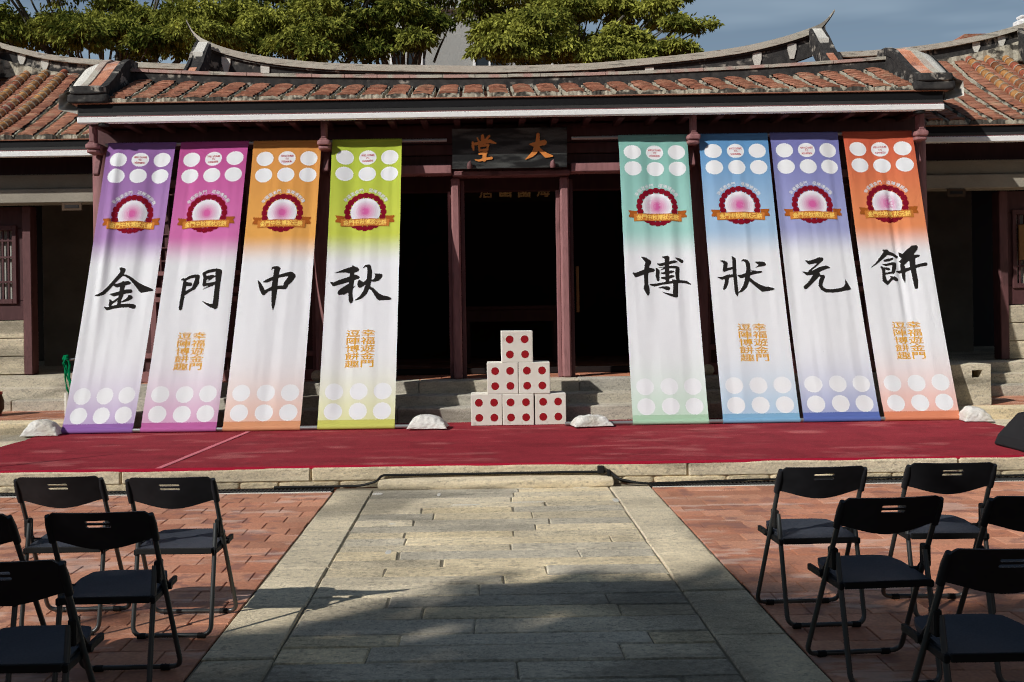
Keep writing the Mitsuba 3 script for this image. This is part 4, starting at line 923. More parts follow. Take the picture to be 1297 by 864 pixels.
    put(W + '__timber_wall', [bx(lo, hi, 15.5, 15.56, 1.525, 1.80, .004), bx(lo, hi, 15.5, 15.56, 2.86, 3.17, .004), bx(min(g0, w0 if s > 0 else w1), max(g0, w0 if s > 0 else w1), 15.5, 15.56, 1.805, 2.855, .004), bx(*((lo, w0) if s < 0 else (w1, hi)), 15.5, 15.56, 1.805, 2.855, .004)], 'red_wood', (.05, 0))
    wk = put(W + '__window', [bx(w0 - .04, w0 + .02, 15.46, 15.58, 1.76, 2.9, .006), bx(w1 - .02, w1 + .04, 15.46, 15.58, 1.76, 2.9, .006), bx(w0 + .02, w1 - .02, 15.46, 15.58, 1.76, 1.83, .006), bx(w0 + .02, w1 - .02, 15.46, 15.58, 2.83, 2.9, .006)], 'red_wood', (.12, 0))
    for xx in np.arange(w0 + .075, w1 - .03, .083):
        put(wk + '__bar', bx(xx - .014, xx + .014, 15.50, 15.53, 1.83, 2.83, .003), 'red_wood', (.1, 0))
    for zz in (2.08, 2.44, 2.68):
        put(wk + '__bar', bx(w0 + .02, w1 - .02, 15.495, 15.528, zz - .014, zz + .014, .003), 'red_wood', (.1, 0))
    put(wk + '__paper', bx(w0, w1, 15.56, 15.565, 1.8, 2.86, .001), 'window_paper')
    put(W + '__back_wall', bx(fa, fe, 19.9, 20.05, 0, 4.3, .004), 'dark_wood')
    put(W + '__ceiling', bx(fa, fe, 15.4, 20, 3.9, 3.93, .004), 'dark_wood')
    ia = (-7.4, -5.95) if s < 0 else (7.15, 8.3)
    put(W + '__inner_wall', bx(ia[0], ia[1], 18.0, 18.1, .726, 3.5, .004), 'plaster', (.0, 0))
    put(W + '__inner_door_frame', [bx(ia[1] + .02, ia[1] + .16, 17.9, 18.1, .726, 3.5, .01) if s < 0 else bx(ia[0] - .16, ia[0] - .02, 17.9, 18.1, .726, 3.5, .01)], 'red_wood', (0, 0))
    nb = (-5.88, -5.60) if s < 0 else (6.57, 6.83)
    kk = thing('name_board', 'small brown wooden name board hanging under the beam ' + ('left' if s < 0 else 'right') + ' of the banners', 'sign')
    put(kk, bx(nb[0], nb[1], 14.985, 14.998, 3.055, 3.168, .004), 'board_and_shade')
    put(kk + '__inset', bx(nb[0] + .04, nb[1] - .04, 14.979, 14.988, 3.09, 3.135, .003), 'dark_wood')
    put(W + '__down_pipe', tube([(-4.95, 14.6, 3.90), (-5.3, 14.6, 3.905)] if s < 0 else [(5.85, 14.6, 3.90), (6.15, 14.6, 3.905)], .035, 10), 'grey_paint' if s > 0 else 'white_paint')

# ------------------------------------------------------------------ plaques and small fittings of the hall
tilt = 0.10
def plaque_pt(x, z, d):
    """A point of the tilted plaque: x, height z above its lower edge, d in front of its face."""
    return np.stack([x, 13.88 - z * tilt - d, 3.41 + z - d * tilt], -1)
PL = thing('name_plaque', 'black wooden plaque with two golden characters hanging over the doorway', 'plaque')
m = bx(-.35, 1.145, 0, .045, 0, .52, .006)
m.vertices = plaque_pt(m.vertices[:, 0], m.vertices[:, 2], -m.vertices[:, 1])
put(PL, m, 'plaque_wood')
for nm in ('tang', 'da'):
    g = glyph(nm, 0.1 * 14.0 / FOCAL)
    m = extrude(g, .016)
    v = m.vertices.copy()
    m.vertices = plaque_pt(v[:, 0] + 0.40, (v[:, 1] + .262), v[:, 2] - .001)
    put(PL + '__gilt_character', m, 'gold_leaf')
for px in (595, 699):
    x = at(px, 212, 14.0)[0]
    put(PL + '__hook', [tube([(x, 13.84, 3.405), (x, 13.835, 3.44), (x, 13.825, 3.48), (x + .012, 13.82, 3.51)], [.03, .038, .026, .004], 12)], 'red_wood', (.6, 0), smooth=60)
IP = thing('inner_plaque', 'dark plaque with a row of golden characters deep inside the doorway', 'plaque')
put(IP, bx(-.35, 1.35, 17.03, 17.08, 3.28, 3.75, .008), 'dark_wood')
for ch, px in (('居', 616), ('幽', 640), ('國', 664), ('海', 688)):
    g = glyph(ch, .205 / 180, .004)
    m = extrude(g, .01)
    m.apply_transform(trimesh.transformations.rotation_matrix(math.pi / 2, [1, 0, 0]))
    m.apply_translation((at(px, 247, 17.0)[0], 17.031, 3.45))
    put(IP + '__gilt_character', m, 'dim_gold')
tag(put('altar_table', [bx(-.35, 1.35, 17.9, 18.5, 1.55, 1.62, .01)] + [bx(a, a + .1, b, b + .1, .653, 1.551, .008) for a in (-.3, 1.2) for b in (17.95, 18.35)] + [bx(-.3, 1.3, 17.93, 17.97, 1.35, 1.55, .008)], 'red_wood', (.15, 0)), 'dark altar table standing deep inside the doorway', 'table')
tag(put('couplet_board', bx(1.275, 1.315, 14.33, 14.36, 1.52, 2.14, .006), 'brass_board'), 'narrow golden board beside the right door post', 'sign')
tag(put('notice_board', bx(7.79, 8.2, 15.42, 15.45, 2.17, 2.68, .006), 'brass_board'), 'brown notice board hung on the latticed window at the right edge', 'notice board')

# ------------------------------------------------------------------ banners
CORN = [((137, 183), (223, 181), (168, 549), (77.6, 549)), ((229, 180.5), (315, 180), (274, 547.5), (178, 548.5)), ((321, 179), (407, 178), (380, 546), (282, 547)), ((421, 177), (509, 176), (500, 544.5), (402, 545.5)),
        ((783, 172), (870.5, 170), (898, 538), (801.7, 540)), ((885, 168.5), (972, 168), (1013.5, 536.5), (916, 538)), ((975, 168), (1061, 167), (1115, 534), (1018, 535.5)), ((1067, 167.5), (1155, 166), (1216, 533), (1121, 534.5))]
YT, YB, ZB = 13.77, 12.56, 0.225
NAMES = ['purple', 'magenta', 'orange', 'lime green', 'turquoise', 'sky blue', 'violet blue', 'red orange']
CH = ['金', '門', '中', '秋', '博', '狀', '元', '餅']


def banner_surface(i):
    tl, tr, br, bl = CORN[i]
    TL, TR = (np.array([at(*c, YT)[0], YT, 3.79]) for c in (tl, tr))
    BR, BL = (np.array([at(*c, YB)[0], YB, ZB]) for c in (br, bl))
    nrm = np.cross(TR - TL, TL - BL); nrm /= np.linalg.norm(nrm)
    if nrm[1] > 0:
        nrm = -nrm
    ph = 13.7 * i

    def S(u, v, d=0.0):
        u, v = np.asarray(u, float), np.asarray(v, float)
        a, b = u[..., None], v[..., None]
        p = (BL * (1 - a) + BR * a) * (1 - b) + (TL * (1 - a) + TR * a) * b
        q = lambda fu, fv, o: meshkit.noise(np.stack([u * fu + ph + o, v * fv + o, 0 * u + ph], -1), i)
        env = np.clip(np.minimum(v, 1 - v) / 0.06, 0.12, 1)
        w = 0.046 * (q(2.6, 1.1, 0) - .5) + 0.026 * (q(6.5 + (i % 3), 1.5, 3) - .5) + 0.006 * (q(17, 5, 7) - .5)
        w = w * env * (1.0 + 0.5 * v)
        if i == 0:
            w = w + 0.028 * np.exp(-((u - .16 - .1 * (1 - v)) / .055) ** 2) * np.clip((v - .25) / .3, 0, 1) * env
        if i == 7:
            w = w - 0.03 * np.exp(-((u - .52 - .06 * v) / .045) ** 2) * np.clip((v - .2) / .2, 0, 1) * np.clip((.95 - v) / .2, 0, 1)
        sag = -0.06 * 4 * v * (1 - v)
        return p + nrm * (w + sag + d)[..., None]
    return S, nrm


def on_banner(S, i, poly, d=0.0035, edge=0.045):
    """A flat print (polygon in metres on the banner) laid on its folds."""
    v, f = flat(poly)
    if len(v) == 0:
        return None
    v3 = np.c_[v, np.zeros(len(v))]
    v3, f = trimesh.remesh.subdivide_to_size(v3, f, edge, max_iter=12)
    p = S(v3[:, 0] / .9, v3[:, 1] / 3.86, np.full(len(v3), d))
    n = np.cross(p[f[:, 1]] - p[f[:, 0]], p[f[:, 2]] - p[f[:, 0]])
    if n[:, 1].sum() > 0:
        f = f[:, ::-1]
    return trimesh.Trimesh(p, f, process=False)


from shapely import affinity
SLOGAN = [('幸福遊金門', .608), ('逗陣博餅趣', .405)]
for i in range(8):
    S, nrm = banner_surface(i)
    nu, nvv = 46, 190
    gu, gv = np.meshgrid(np.linspace(0, 1, nu), np.linspace(0, 1, nvv))
    p = S(gu, gv).reshape(-1, 3)
    ix = np.arange(nu * nvv).reshape(nvv, nu)
    F = np.concatenate([np.stack([ix[:-1, :-1], ix[:-1, 1:], ix[1:, 1:]], -1).reshape(-1, 3), np.stack([ix[:-1, :-1], ix[1:, 1:], ix[1:, :-1]], -1).reshape(-1, 3)])
    uv = np.stack([i + 0.0005 + 0.999 * gu, gv], -1).reshape(-1, 2)
    K = thing('hanging_banner', f'tall {NAMES[i]} cloth banner with black brush character, ' + ['leftmost of all', 'second from the left', 'third from the left', 'just left of the doorway', 'just right of the doorway', 'second right of the doorway', 'second from the right', 'rightmost of all'][i], 'banner')
    put(K + '__cloth', (p, F), 'banner_print', smooth=True, uv=uv)
    # hem round the lower pipe
    b0, b1 = S(np.array(0.0), np.array(0.0)), S(np.array(1.0), np.array(0.0))
    hem = tube([b0 + (b1 - b0) * t + np.array([0, .012, -.004]) for t in np.linspace(0, 1, 12)], .031, 16)
    put(K + '__hem', hem, 'banner_print', smooth=40, tone=(i + .5, .008))
    t0, t1 = S(np.array(0.0), np.array(1.0)), S(np.array(1.0), np.array(1.0))
    hem = tube([t0 + (t1 - t0) * t + np.array([0, .028, -.012]) for t in np.linspace(0, 1, 12)], .030, 16)
    put(K + '__sleeve', hem, 'banner_print', smooth=40, tone=(i + .5, .995))
    big = affinity.scale(glyph(f'big{i}'), .9 / 2000, 3.86 / 8000, origin=(0, 0))
    put(K + '__brush_character', on_banner(S, i, big), 'ink')
    if i % 2 == 1:
        gs = []
        for col, cx in SLOGAN:
            for r, ch in enumerate(col):
                g = affinity.scale(glyph(ch, 1.0, 2.2), .168 / 185, .094 / 185, origin=(0, 0))
                put(K + '__slogan_character', on_banner(S, i, affinity.translate(g, cx * .9, (.310 - r * .0258) * 3.86)), 'gold_print')
    # welcome text in the middle dot
    gs = []
    for r, tx in enumerate(('WELCOME', 'TO', 'KINMEN')):
        tm = meshkit.text_mesh(tx, .024, .001, True)
        tri = [Polygon(t[:, :2]) for t, nn in zip(tm.triangles, tm.face_normals) if nn[2] > .5]
        g = unary_union(tri)
        gs.append(affinity.translate(g, .513 * .9 - (g.bounds[0] + g.bounds[2]) / 2, .938 * 3.86 + .033 - .040 * r - .012))
    labels[put(K + '__welcome_text', on_banner(S, i, unary_union(gs)), 'red_print')] = {'kind': 'stuff'}
    # round seal with ribbon
    cx, cy, R = .506 * .9, .739 * 3.86, .262
    E = K + '__round_seal'
    c = Point(cx, cy)
    pet = []
    for k in range(20):
        a = 2 * math.pi * k / 20
        q = lambda r, da: (cx + r * math.sin(a + da), cy + r * math.cos(a + da))
        pet.append(Polygon([q(.176, 0), q(.215, -.145), q(.25, -.15), q(.264, -.07), q(.266, .07), q(.25, .15), q(.215, .145)]))
    put(E, on_banner(S, i, unary_union(pet).buffer(.003), .0035), 'seal_red')
    put(E + '__disc', on_banner(S, i, c.buffer(.19, quad_segs=16), .0045), 'seal_white')
    for k in range(6):      # the disc's pink shades off in rings
        fld = affinity.scale(affinity.translate(c, 0, .005).buffer(.158 - .023 * k, quad_segs=12), 1.0, .92 + .03 * k)
        put(E + '__pink_field', on_banner(S, i, fld, .0051 + .0004 * k), f'seal_pink_{k}')

    def band(x0, x1, y0, y1, sl, wav):
        xs = np.linspace(x0, x1, 9)
        t = (xs - x0) / (x1 - x0)
        up = [(cx + x, cy + y1 + sl * tt + wav * math.sin(math.pi * tt)) for x, tt in zip(xs, t)]
        dn = [(cx + x, cy + y0 + sl * tt + wav * math.sin(math.pi * tt)) for x, tt in zip(xs, t)]
        return Polygon(up + dn[::-1])
    for sg in (-1, 1):
        put(E + '__ribbon_tail', on_banner(S, i, (band(-.37, -.26, -.150, -.055, -.01, 0) if sg < 0 else band(.26, .37, -.150, -.055, 0.0, 0)).difference(Polygon([(cx + sg * .38, cy - .14), (cx + sg * .35, cy - .1), (cx + sg * .38, cy - .06)])), .0055), 'ribbon_dark')
    put(E + '__ribbon', on_banner(S, i, band(-.305, .305, -.205, -.105, 0.0, .012), .0075), 'ribbon_orange')
    gs = [affinity.translate(affinity.scale(glyph(ch, 1.0, 4), .062 / 180, .07 / 180, origin=(0, 0)), cx + (k - 3.5) * .068, cy - .155 + .012 * math.sin(math.pi * (k + .5) / 8)) for k, ch in enumerate('金門中秋博狀元餅')]
    labels[put(E + '__ribbon_text', on_banner(S, i, unary_union(gs), .0095), 'ribbon_text')] = {'kind': 'stuff'}
    gs = []
    for k, ch in enumerate('幸福遊金門·逗陣博餅趣'):
        a = math.radians((k - 5) * 11.2)
        g = Point(0, 0).buffer(14) if ch == '·' else glyph(ch, 1.0, 3)
        g = affinity.rotate(affinity.scale(g, .05 / 180, .05 / 180, origin=(0, 0)), -math.degrees(a), origin=(0, 0))
        gs.append(affinity.translate(g, cx + .305 * math.sin(a), cy + .305 * math.cos(a)))
    labels[put(E + '__arc_text', on_banner(S, i, unary_union(gs)), 'white_print')] = {'kind': 'stuff'}

for j, (a, b, Y, z, tx) in enumerate(((at(74, 545, YB)[0], at(521, 545, YB)[0], YB + .012, ZB - .004, 'lower steel pipe weighing down the left four banners'), (at(716, 540, YB)[0], at(1219, 535, YB)[0], YB + .012, ZB - .004, 'lower steel pipe weighing down the right four banners'),
                                      (at(133, 181, YT)[0], at(566, 178, YT)[0], YT + .028, 3.778, 'upper steel pipe carrying the left four banners'), (at(724, 174, YT)[0], at(1158, 168, YT)[0], YT + .028, 3.778, 'upper steel pipe carrying the right four banners'))):
    tag(put('metal_pipe', tube([(a, Y, z), (b, Y, z)], .024, 14), 'steel', smooth=40), tx, 'pipe')

# ------------------------------------------------------------------ dice
SZ = 0.374
d0 = at(597, 540, 12.74)[0]
places = [(d0 + k * (SZ + .007), 0) for k in range(3)] + [(d0 + .20 + k * (SZ + .007), 1) for k in range(2)] + [(d0 + .376, 2)]
txt = ['leftmost of the bottom row', 'middle of the bottom row', 'rightmost of the bottom row', 'left one of the middle row', 'right one of the middle row', 'alone at the top of the pyramid']
for (x, lv), tx in zip(places, txt):
    K = thing('giant_die', 'big white die with four red pips, ' + tx, 'die')
    z = .192 + lv * (SZ + .002)
    yo = 12.745 + rng.normal(0, .004)
    ang = rng.normal(0, .012)
    m = bx(-SZ / 2, SZ / 2, -SZ / 2, SZ / 2, 0, SZ, .006)
    T = trimesh.transformations.rotation_matrix(ang, [0, 0, 1]); T[:3, 3] = (x + SZ / 2, yo + SZ / 2, z)
    m.apply_transform(T)
    put(K + '__block', m, 'dice_paint')
    for a in (-.09, .09):
        for b in (-.092, .088):
            pm = trimesh.creation.cylinder(.0465, .004, sections=40)
            pm.apply_transform(trimesh.transformations.rotation_matrix(math.pi / 2, [1, 0, 0]))
            pm.apply_translation((a + rng.normal(0, .001), -SZ / 2 - .0005, SZ / 2 + b))
            pm.apply_transform(T)
            put(K + '__pip', pm, 'dice_red')

# ------------------------------------------------------------------ sandbags
for (x0, x1, y0, y1, Y, tx, z) in ((33, 79, 533, 554, 12.52, 'white sandbag at the left end of the banner row', .183), (517, 568, 528, 546, 12.56, 'white sandbag on the pipe end left of the dice', .190), (722, 773, 525, 542, 12.54, 'crumpled off white sandbag just right of the dice', .190), (1215, 1251, 515, 535, 12.5, 'white sandbag at the right end of the banner row', .183)):
    xa, zz = at(x0, y0, Y); xb, zb = at(x1, y1, Y)
    w, h = xb - xa, max(zz - zb, .15) * .86
    K = thing('sandbag', tx, 'sandbag')
    crum = 1.0 if 'crumpled' in tx else .35
    nu, nv_ = 56, 36
    uu, vv = np.meshgrid(np.linspace(-1, 1, nu), np.linspace(-1, 1, nv_))
    pin = 1 - .10 * (1 - uu ** 2) * np.abs(vv) ** 3 - .05 * np.abs(uu) ** 3 * (1 - vv ** 2)
    X, Y2 = uu * w / 2 * (1 - .07 * (1 - vv ** 2) * np.abs(uu) ** 3), vv * .17 * (1 - .13 * (1 - uu ** 2) * np.abs(vv) ** 2)
    dome = (1 - np.abs(uu + .06 * (1 - uu ** 2)) ** 2.8) ** .62 * (1 - np.abs(vv) ** 2.4) ** .6
    pq = np.stack([X * 9, Y2 * 12, 0 * X + x0], -1)
    wr = (meshkit.fbm(pq, 3, 5) - .5) * .05 * crum + (meshkit.noise(pq * np.array([4.5, .8, 1]), 6) - .5) * .016 * np.clip(1.15 - dome, .15, 1)
    ztop = .022 + (h - .022) * dome * (1 + .16 * np.sin(uu * 1.7 + x0)) + .012 * np.sin(9 * np.arctan2(np.abs(vv) + .05, 1.02 - np.abs(uu)) + x0) * np.abs(uu) ** 2 * (1 - uu ** 8) + wr * np.clip(dome * 3, 0, 1)
    zbot = .016 * (1 - dome) + .001
    top = np.stack([X, Y2, np.maximum(ztop, zbot + .004)], -1).reshape(-1, 3); bot = np.stack([X, Y2, zbot], -1).reshape(-1, 3)
    ix = np.arange(nu * nv_).reshape(nv_, nu); ft = np.concatenate([np.stack([ix[:-1, :-1], ix[:-1, 1:], ix[1:, 1:]], -1).reshape(-1, 3), np.stack([ix[:-1, :-1], ix[1:, 1:], ix[1:, :-1]], -1).reshape(-1, 3)])
    per = np.concatenate([ix[0, :], ix[1:, -1], ix[-1, -2::-1], ix[-2:0:-1, 0]]); off = nu * nv_
    rim = np.concatenate([np.stack([per, np.roll(per, -1), per + off], -1), np.stack([np.roll(per, -1), np.roll(per, -1) + off, per + off], -1)])
    q = np.vstack([top, bot]); bagf = np.vstack([ft, ft[:, ::-1] + off, rim[:, ::-1]])
    ang = rng.normal(0, .15)
    R = np.array([[math.cos(ang), -math.sin(ang), 0], [math.sin(ang), math.cos(ang), 0], [0, 0, 1]])
    put(K, (q @ R.T + np.array([(xa + xb) / 2, Y - .03, z]), bagf), 'sandbag_cloth', smooth=True)

# granite block with a socket hole, right end of the banners
g = trimesh.Trimesh
xa, xb = at(1196, 500, 13.15)[0], at(1254, 500, 13.15)[0]
hx0, hx1 = at(1230, 488, 13.15)[0], at(1243, 488, 13.15)[0]
pr = sbox(0, 0, xb - xa, .50).difference(sbox(hx0 - xa, .335, hx1 - xa, .43))
m = extrude(pr, .30)
m = m.subdivide().subdivide().subdivide()
v = m.vertices.copy()
v = np.stack([v[:, 0], v[:, 2], v[:, 1]], -1)
v += .012 * (meshkit.fbm(v * 9, 3, 2) - .5)[:, None]
put('socket_stone', [(v + np.array([xa, 13.12, .311]), m.faces[:, ::-1]), bx(xa + .02, xb - .02, 13.38, 13.43, .311, .79, .01)], 'granite', (.1, .9))
tag('socket_stone', 'upright granite block with a square hole beside the rightmost banner', 'stone block')

# green cloth tied to a bamboo end, left of the banners
K = thing('green_cloth', 'green plastic cloth knotted on a pole end beside the leftmost banner', 'cloth')
base = np.array([at(84, 455, 13.0)[0], 13.0, at(84, 455, 13.0)[1]])
ms = []
for k in range(7):
    o = rng.normal(0, .012, 3)
    pts, r = [base + o + np.array([0, 0, .02])], [.012]
    L = rng.uniform(.28, .46)
    for t in np.linspace(.15, 1, 7):
        pts.append(base + o + np.array([-.03 * math.sin(t * 3 + k) + .07 * t * t, rng.normal(0, .01), -L * t]))
        r.append(.013 * (1 - .5 * t) + rng.normal(0, .003))
    ms.append(tube(pts, np.abs(r), 6))
ms.append(lump(base + np.array([0, 0, .02]), (.085, .07, .07), .05, 3, 3, .8))
put(K, ms, 'green_cloth')
tag(put('bamboo_pole', tube([base + np.array([-.01, 0, -.01]), base + np.array([.75, .25, .06])], .014, 8), 'steel'), 'thin pole end poking out behind the leftmost banner with green cloth on it', 'pole')
p0 = at(83, 490, 13.3)
tag(put('stub_post', tube([(p0[0] + .02, 13.3, .31), (p0[0] + .02, 13.3, .62)], .035, 12), 'plaster', (1, 0)), 'short pale post behind the edge of the leftmost banner', 'post')
# woven drum at the left edge
K = thing('woven_basket', 'round woven basket with dark red rim on the steps at the left edge', 'basket')
bxp = at(-13, 508, 13.7)
put(K, tube([(bxp[0], 13.7, .311), (bxp[0], 13.7, .40), (bxp[0], 13.7, .50), (bxp[0], 13.7, .60)], [.12, .17, .17, .14], 20), 'board_and_shade', smooth=40)
put(K + '__rim', [tube([(bxp[0], 13.7, .585), (bxp[0], 13.7, .615)], [.155, .155], 20), tube([(bxp[0], 13.7, .311), (bxp[0], 13.7, .34)], [.14, .14], 20)], 'dice_red')

# stage monitor at the right edge
K = thing('stage_monitor', 'black wedge shaped loudspeaker lying on the carpet at the right edge', 'loudspeaker')
prf = Polygon([(0, 0), (.50, 0), (.50, .16), (.36, .29), (.22, .27), (.03, .07)]).buffer(.02, quad_segs=4)
m = extrude(prf, .55)
v = m.vertices
v = np.stack([5.01 + v[:, 0], 9.86 + v[:, 2], .212 + v[:, 1]], -1)
put(K + '__cabinet', (v, m.faces[:, ::-1]), 'speaker_cloth')
put(K + '__handle', tube(bend([(5.2, 9.855, .34), (5.2, 9.81, .34), (5.32, 9.81, .34), (5.32, 9.855, .34)], .02), .010, 8), 'rubber')

# cables and cable box along the stage edge
def ground_cable(pts, r=.010):
    return tube(bend(pts, .12, 6), r, 8)
cz = .107
pA = [(-1.9, 9.62, .018), (-1.12, 9.62, .018), (-.97, 9.60, .06), (-.93, 9.655, cz), (-.3, 9.664, cz - .002), (.4, 9.668, cz), (1.10, 9.66, cz)]
tag(put('black_cable', ground_cable(pA, .011), 'rubber', smooth=40), 'black cable running along the back of the low granite step', 'cable')
pB = [(1.13, 9.645, .12), (1.19, 9.56, .06), (1.40, 9.48, .022), (1.8, 9.53, .022), (2.4, 9.60, .024), (3.4, 9.62, .02), (6.0, 9.62, .02)]
tag(put('black_cable_001', [ground_cable(pB, .011), ground_cable([(1.14, 9.648, .11), (1.22, 9.58, .03), (1.42, 9.505, .02), (1.83, 9.55, .02), (2.6, 9.63, .02), (6.0, 9.645, .02)], .009)], 'rubber', smooth=40), 'bundle of black cables curving down beside the step to the right grate', 'cable')
xx, zz = at(761, 595, 9.64)
tag(put('cable_box', [bx(xx - .03, xx + .03, 9.625, 9.672, zz - .035, zz + .035, .006), bx(xx + .055, xx + .085, 9.60, 9.66, .0, .13, .005)], 'rubber'), 'small black cable connector box against the stage edge', 'connector')
xx, zz = at(300, 570, 9)

# pole whose shadow lies on the carpet (it stands left of the frame)
K = thing('lamp_pole', 'thin metal pole standing beyond the left edge, throwing a thin shadow on the carpet', 'pole')
put(K, tube([(-6.35, 8.35, 0.0), (-6.35, 8.35, 2.45)], [.022, .018], 10), 'dark_metal', smooth=40)
put(K + '__foot', tube([(-6.35, 8.35, -.005), (-6.35, 8.35, .03)], [.18, .17], 20), 'dark_metal')

# ------------------------------------------------------------------ folding chairs
def chair_parts():
    P = []
    w, ht = .222, .80
    fr, bk = np.array([0, .40]), np.array([0, -.03])

    def up(z):
        return .40 - (.43 * z / .80)
    # upright + front leg on each side, joined at the floor
    for s in (-1, 1):
        P.append(('front_leg', tube(bend([(s * w * .985, up(.755), .755), (s * w * .985, up(.43), .43), (s * w, up(.05), .035), (s * .10, .405, .0125)] if False else [(s * (w - .012), up(.76), .76), (s * w, up(.02), .014), (s * .0, up(.02), .014)], .05, 6), .0115, 10), 'dark_metal', None, 40))
        P.append(('rear_leg', tube(bend([(s * (w - .027), up(.545) - .018, .545), (s * (w - .027), -.035, .014), (s * .0, -.035, .014)], .05, 6), .0115, 10), 'dark_metal', None, 40))
        P.append(('hinge', [bx(s * (w - .016) - .014, s * (w - .016) + .014, up(.53) - .035, up(.53) + .02, .47, .565, .006), tube([(s * (w - .04), up(.43) + .03, .43), (s * (w + .014), up(.43) + .03, .43)], .016, 10), tube([(s * (w - .005), up(.50), .50), (s * (w - .005), up(.50) + .06, .445)], .008, 6)], 'rubber', None, 30))
    # backrest: plastic shell with two slots and a bellied lower edge
    xs = np.linspace(-1, 1, 25)
    low = -.125 - .045 * np.cos(xs * math.pi / 2) ** 1.4
    sh = Polygon([(-.19, 0), (.19, 0)] + [(.222, -.03)] + [(.224 * a, b) for a, b in zip(xs[::-1], low[::-1])] + [(-.222, -.03)])
    sh = sh.buffer(-.012).buffer(.012)
    for zz in (-.041, -.062):
        sh = sh.difference(LineString([(-.046, zz), (.046, zz)]).buffer(.0058))
    m = extrude(sh, .016)
    v, f = trimesh.remesh.subdivide_to_size(m.vertices, m.faces, .035, max_iter=8)
    # x, height from the top, thickness -> lean with the uprights, hollow towards the sitter
    z = .80 + v[:, 1]
    y = np.array([up(a) for a in z]) - .006 + v[:, 2] - .030 * np.cos(v[:, 0] / .224 * math.pi / 2)
    P.append(('backrest', trimesh.Trimesh(np.stack([v[:, 0], y, z], -1), f[:, ::-1] if False else f, process=False), 'chair_plastic', None, 30))
    for s in (-1, 1):
        P.append(('back_sleeve', [tube([(s * (w - .009), up(.785), .785), (s * (w - .008), up(.74), .74), (s * (w - .006), up(.665), .665)], [.012, .017, .0155], 10)], 'chair_plastic', None, 40))
    # seat
    so = sbox(-.195, .02, .195, .41).buffer(.0)
    so = Polygon([(-.195, .03), (.195, .03), (.19, .30), (.165, .385), (.10, .405), (-.10, .405), (-.165, .385), (-.19, .30)]).buffer(-.02).buffer(.02, quad_segs=5)
    m = extrude(so, .022)
    v, f = trimesh.remesh.subdivide_to_size(m.vertices, m.faces, .04, max_iter=8)
    dish = -.010 * np.clip(1 - (v[:, 0] / .17) ** 2, 0, 1) * np.clip(1 - ((v[:, 1] - .2) / .17) ** 2, 0, 1)
    q = np.stack([v[:, 0], v[:, 1], .418 + v[:, 2] + dish + .012 * (v[:, 1] - .2) / .2], -1)
    P.append(('seat', trimesh.Trimesh(q, f, process=False), 'chair_seat', None, 35))
    P.append(('seat_rail', [bx(s * .198 - .010, s * .198 + .010, .035, .40, .395, .425, .004) for s in (-1, 1)] + [bx(-.19, .19, .022, .036, .402, .432, .004)], 'rubber', None, False))
    P.append(('floor_foot', [tube([(s * .15 - .02, yy, .012), (s * .15 + .02, yy, .012)], .0145, 10) for s in (-1, 1) for yy in (-.035, up(.02))], 'rubber', None, 40))
    return P


PARTS = chair_parts()
CHAIRS = [(-2.15, 5.40, .00, 'black folding chair in the front row, farther of the two from the path, left side'), (-1.565, 5.33, -.05, 'black folding chair in the front row beside the path, left side'), (-1.60, 4.44, .06, 'black folding chair in the second row beside the path, left side'),
          (-2.18, 4.44, .0, 'black folding chair in the second row cut by the left edge'), (-1.64, 3.60, .03, 'black folding chair nearest to the camera on the left side'),
          (1.69, 5.34, .05, 'black folding chair in the front row beside the path, right side'), (2.36, 5.40, -.02, 'black folding chair in the front row, farther of the two from the path, right side'), (1.71, 4.50, .07, 'black folding chair in the second row beside the path, right side'),
          (2.33, 4.48, .0, 'black folding chair in the second row cut by the right edge'), (1.75, 3.56, .04, 'black folding chair nearest to the camera on the right side')]
for (x, y, a, tx) in CHAIRS:
    K = thing('folding_chair', tx, 'chair', 'black folding chairs set out facing the stage')
    R = trimesh.transformations.rotation_matrix(a * .8 + rng.normal(0, .02), [0, 0, 1]); R[:3, 3] = (x, y, 0.002)
    for nm, m, mat, tone, sm in PARTS:
        mm = join(m) if isinstance(m, list) else trimesh.Trimesh(m.vertices.copy(), m.faces.copy(), process=False)
        mm.apply_transform(R)
        put(K + '__' + nm, mm, mat, tone, smooth=sm)

# ------------------------------------------------------------------ houses behind
K = thing('apartment_block', 'grey apartment block half hidden behind the trees', 'building')
a0, a1 = -3.2, 3.0
put(K + '__wall', bx(a0, a1, 36, 44, 0, 15.5, .02), 'house_wall', (0, 0))
put(K + '__cornice', bx(a0 - .2, a1 + .2, 35.8, 44.2, 15.5, 15.75, .02), 'white_paint')
for zf in (3.2, 6.4, 9.6, 12.6):
    for xw in (-2.4, .4, 2.0):
        w = put(K + '__window', [bx(xw - .55, xw + .55, 35.92, 36.02, zf - .06, zf + .02, .01), bx(xw - .55, xw + .55, 35.92, 36.02, zf + 1.38, zf + 1.46, .01), bx(xw - .55, xw - .47, 35.92, 36.02, zf + .02, zf + 1.38, .01), bx(xw + .47, xw + .55, 35.92, 36.02, zf + .02, zf + 1.38, .01)], 'white_paint')
        put(w + '__pane', bx(xw - .47, xw + .47, 35.985, 35.995, zf, zf + 1.4, .002), 'pane_dark')
        put(w + '__mullion', bx(xw - .03, xw + .03, 35.94, 35.984, zf + .02, zf + 1.38, .005), 'white_paint')
    put(K + '__ledge', bx(a0, a1, 35.75, 36, zf + 2.0, zf + 2.18, .02), 'house_wall', (1, 0))
K = thing('far_pavilion', 'small white building with brown flat roof beyond the right ridge', 'building')
xa, zt = at(1218, 46, 45); xb, _ = at(1262, 46, 45)
put(K + '__wall', bx(xa, xb + 2.5, 45, 50, 0, zt - .15, .02), 'white_paint')
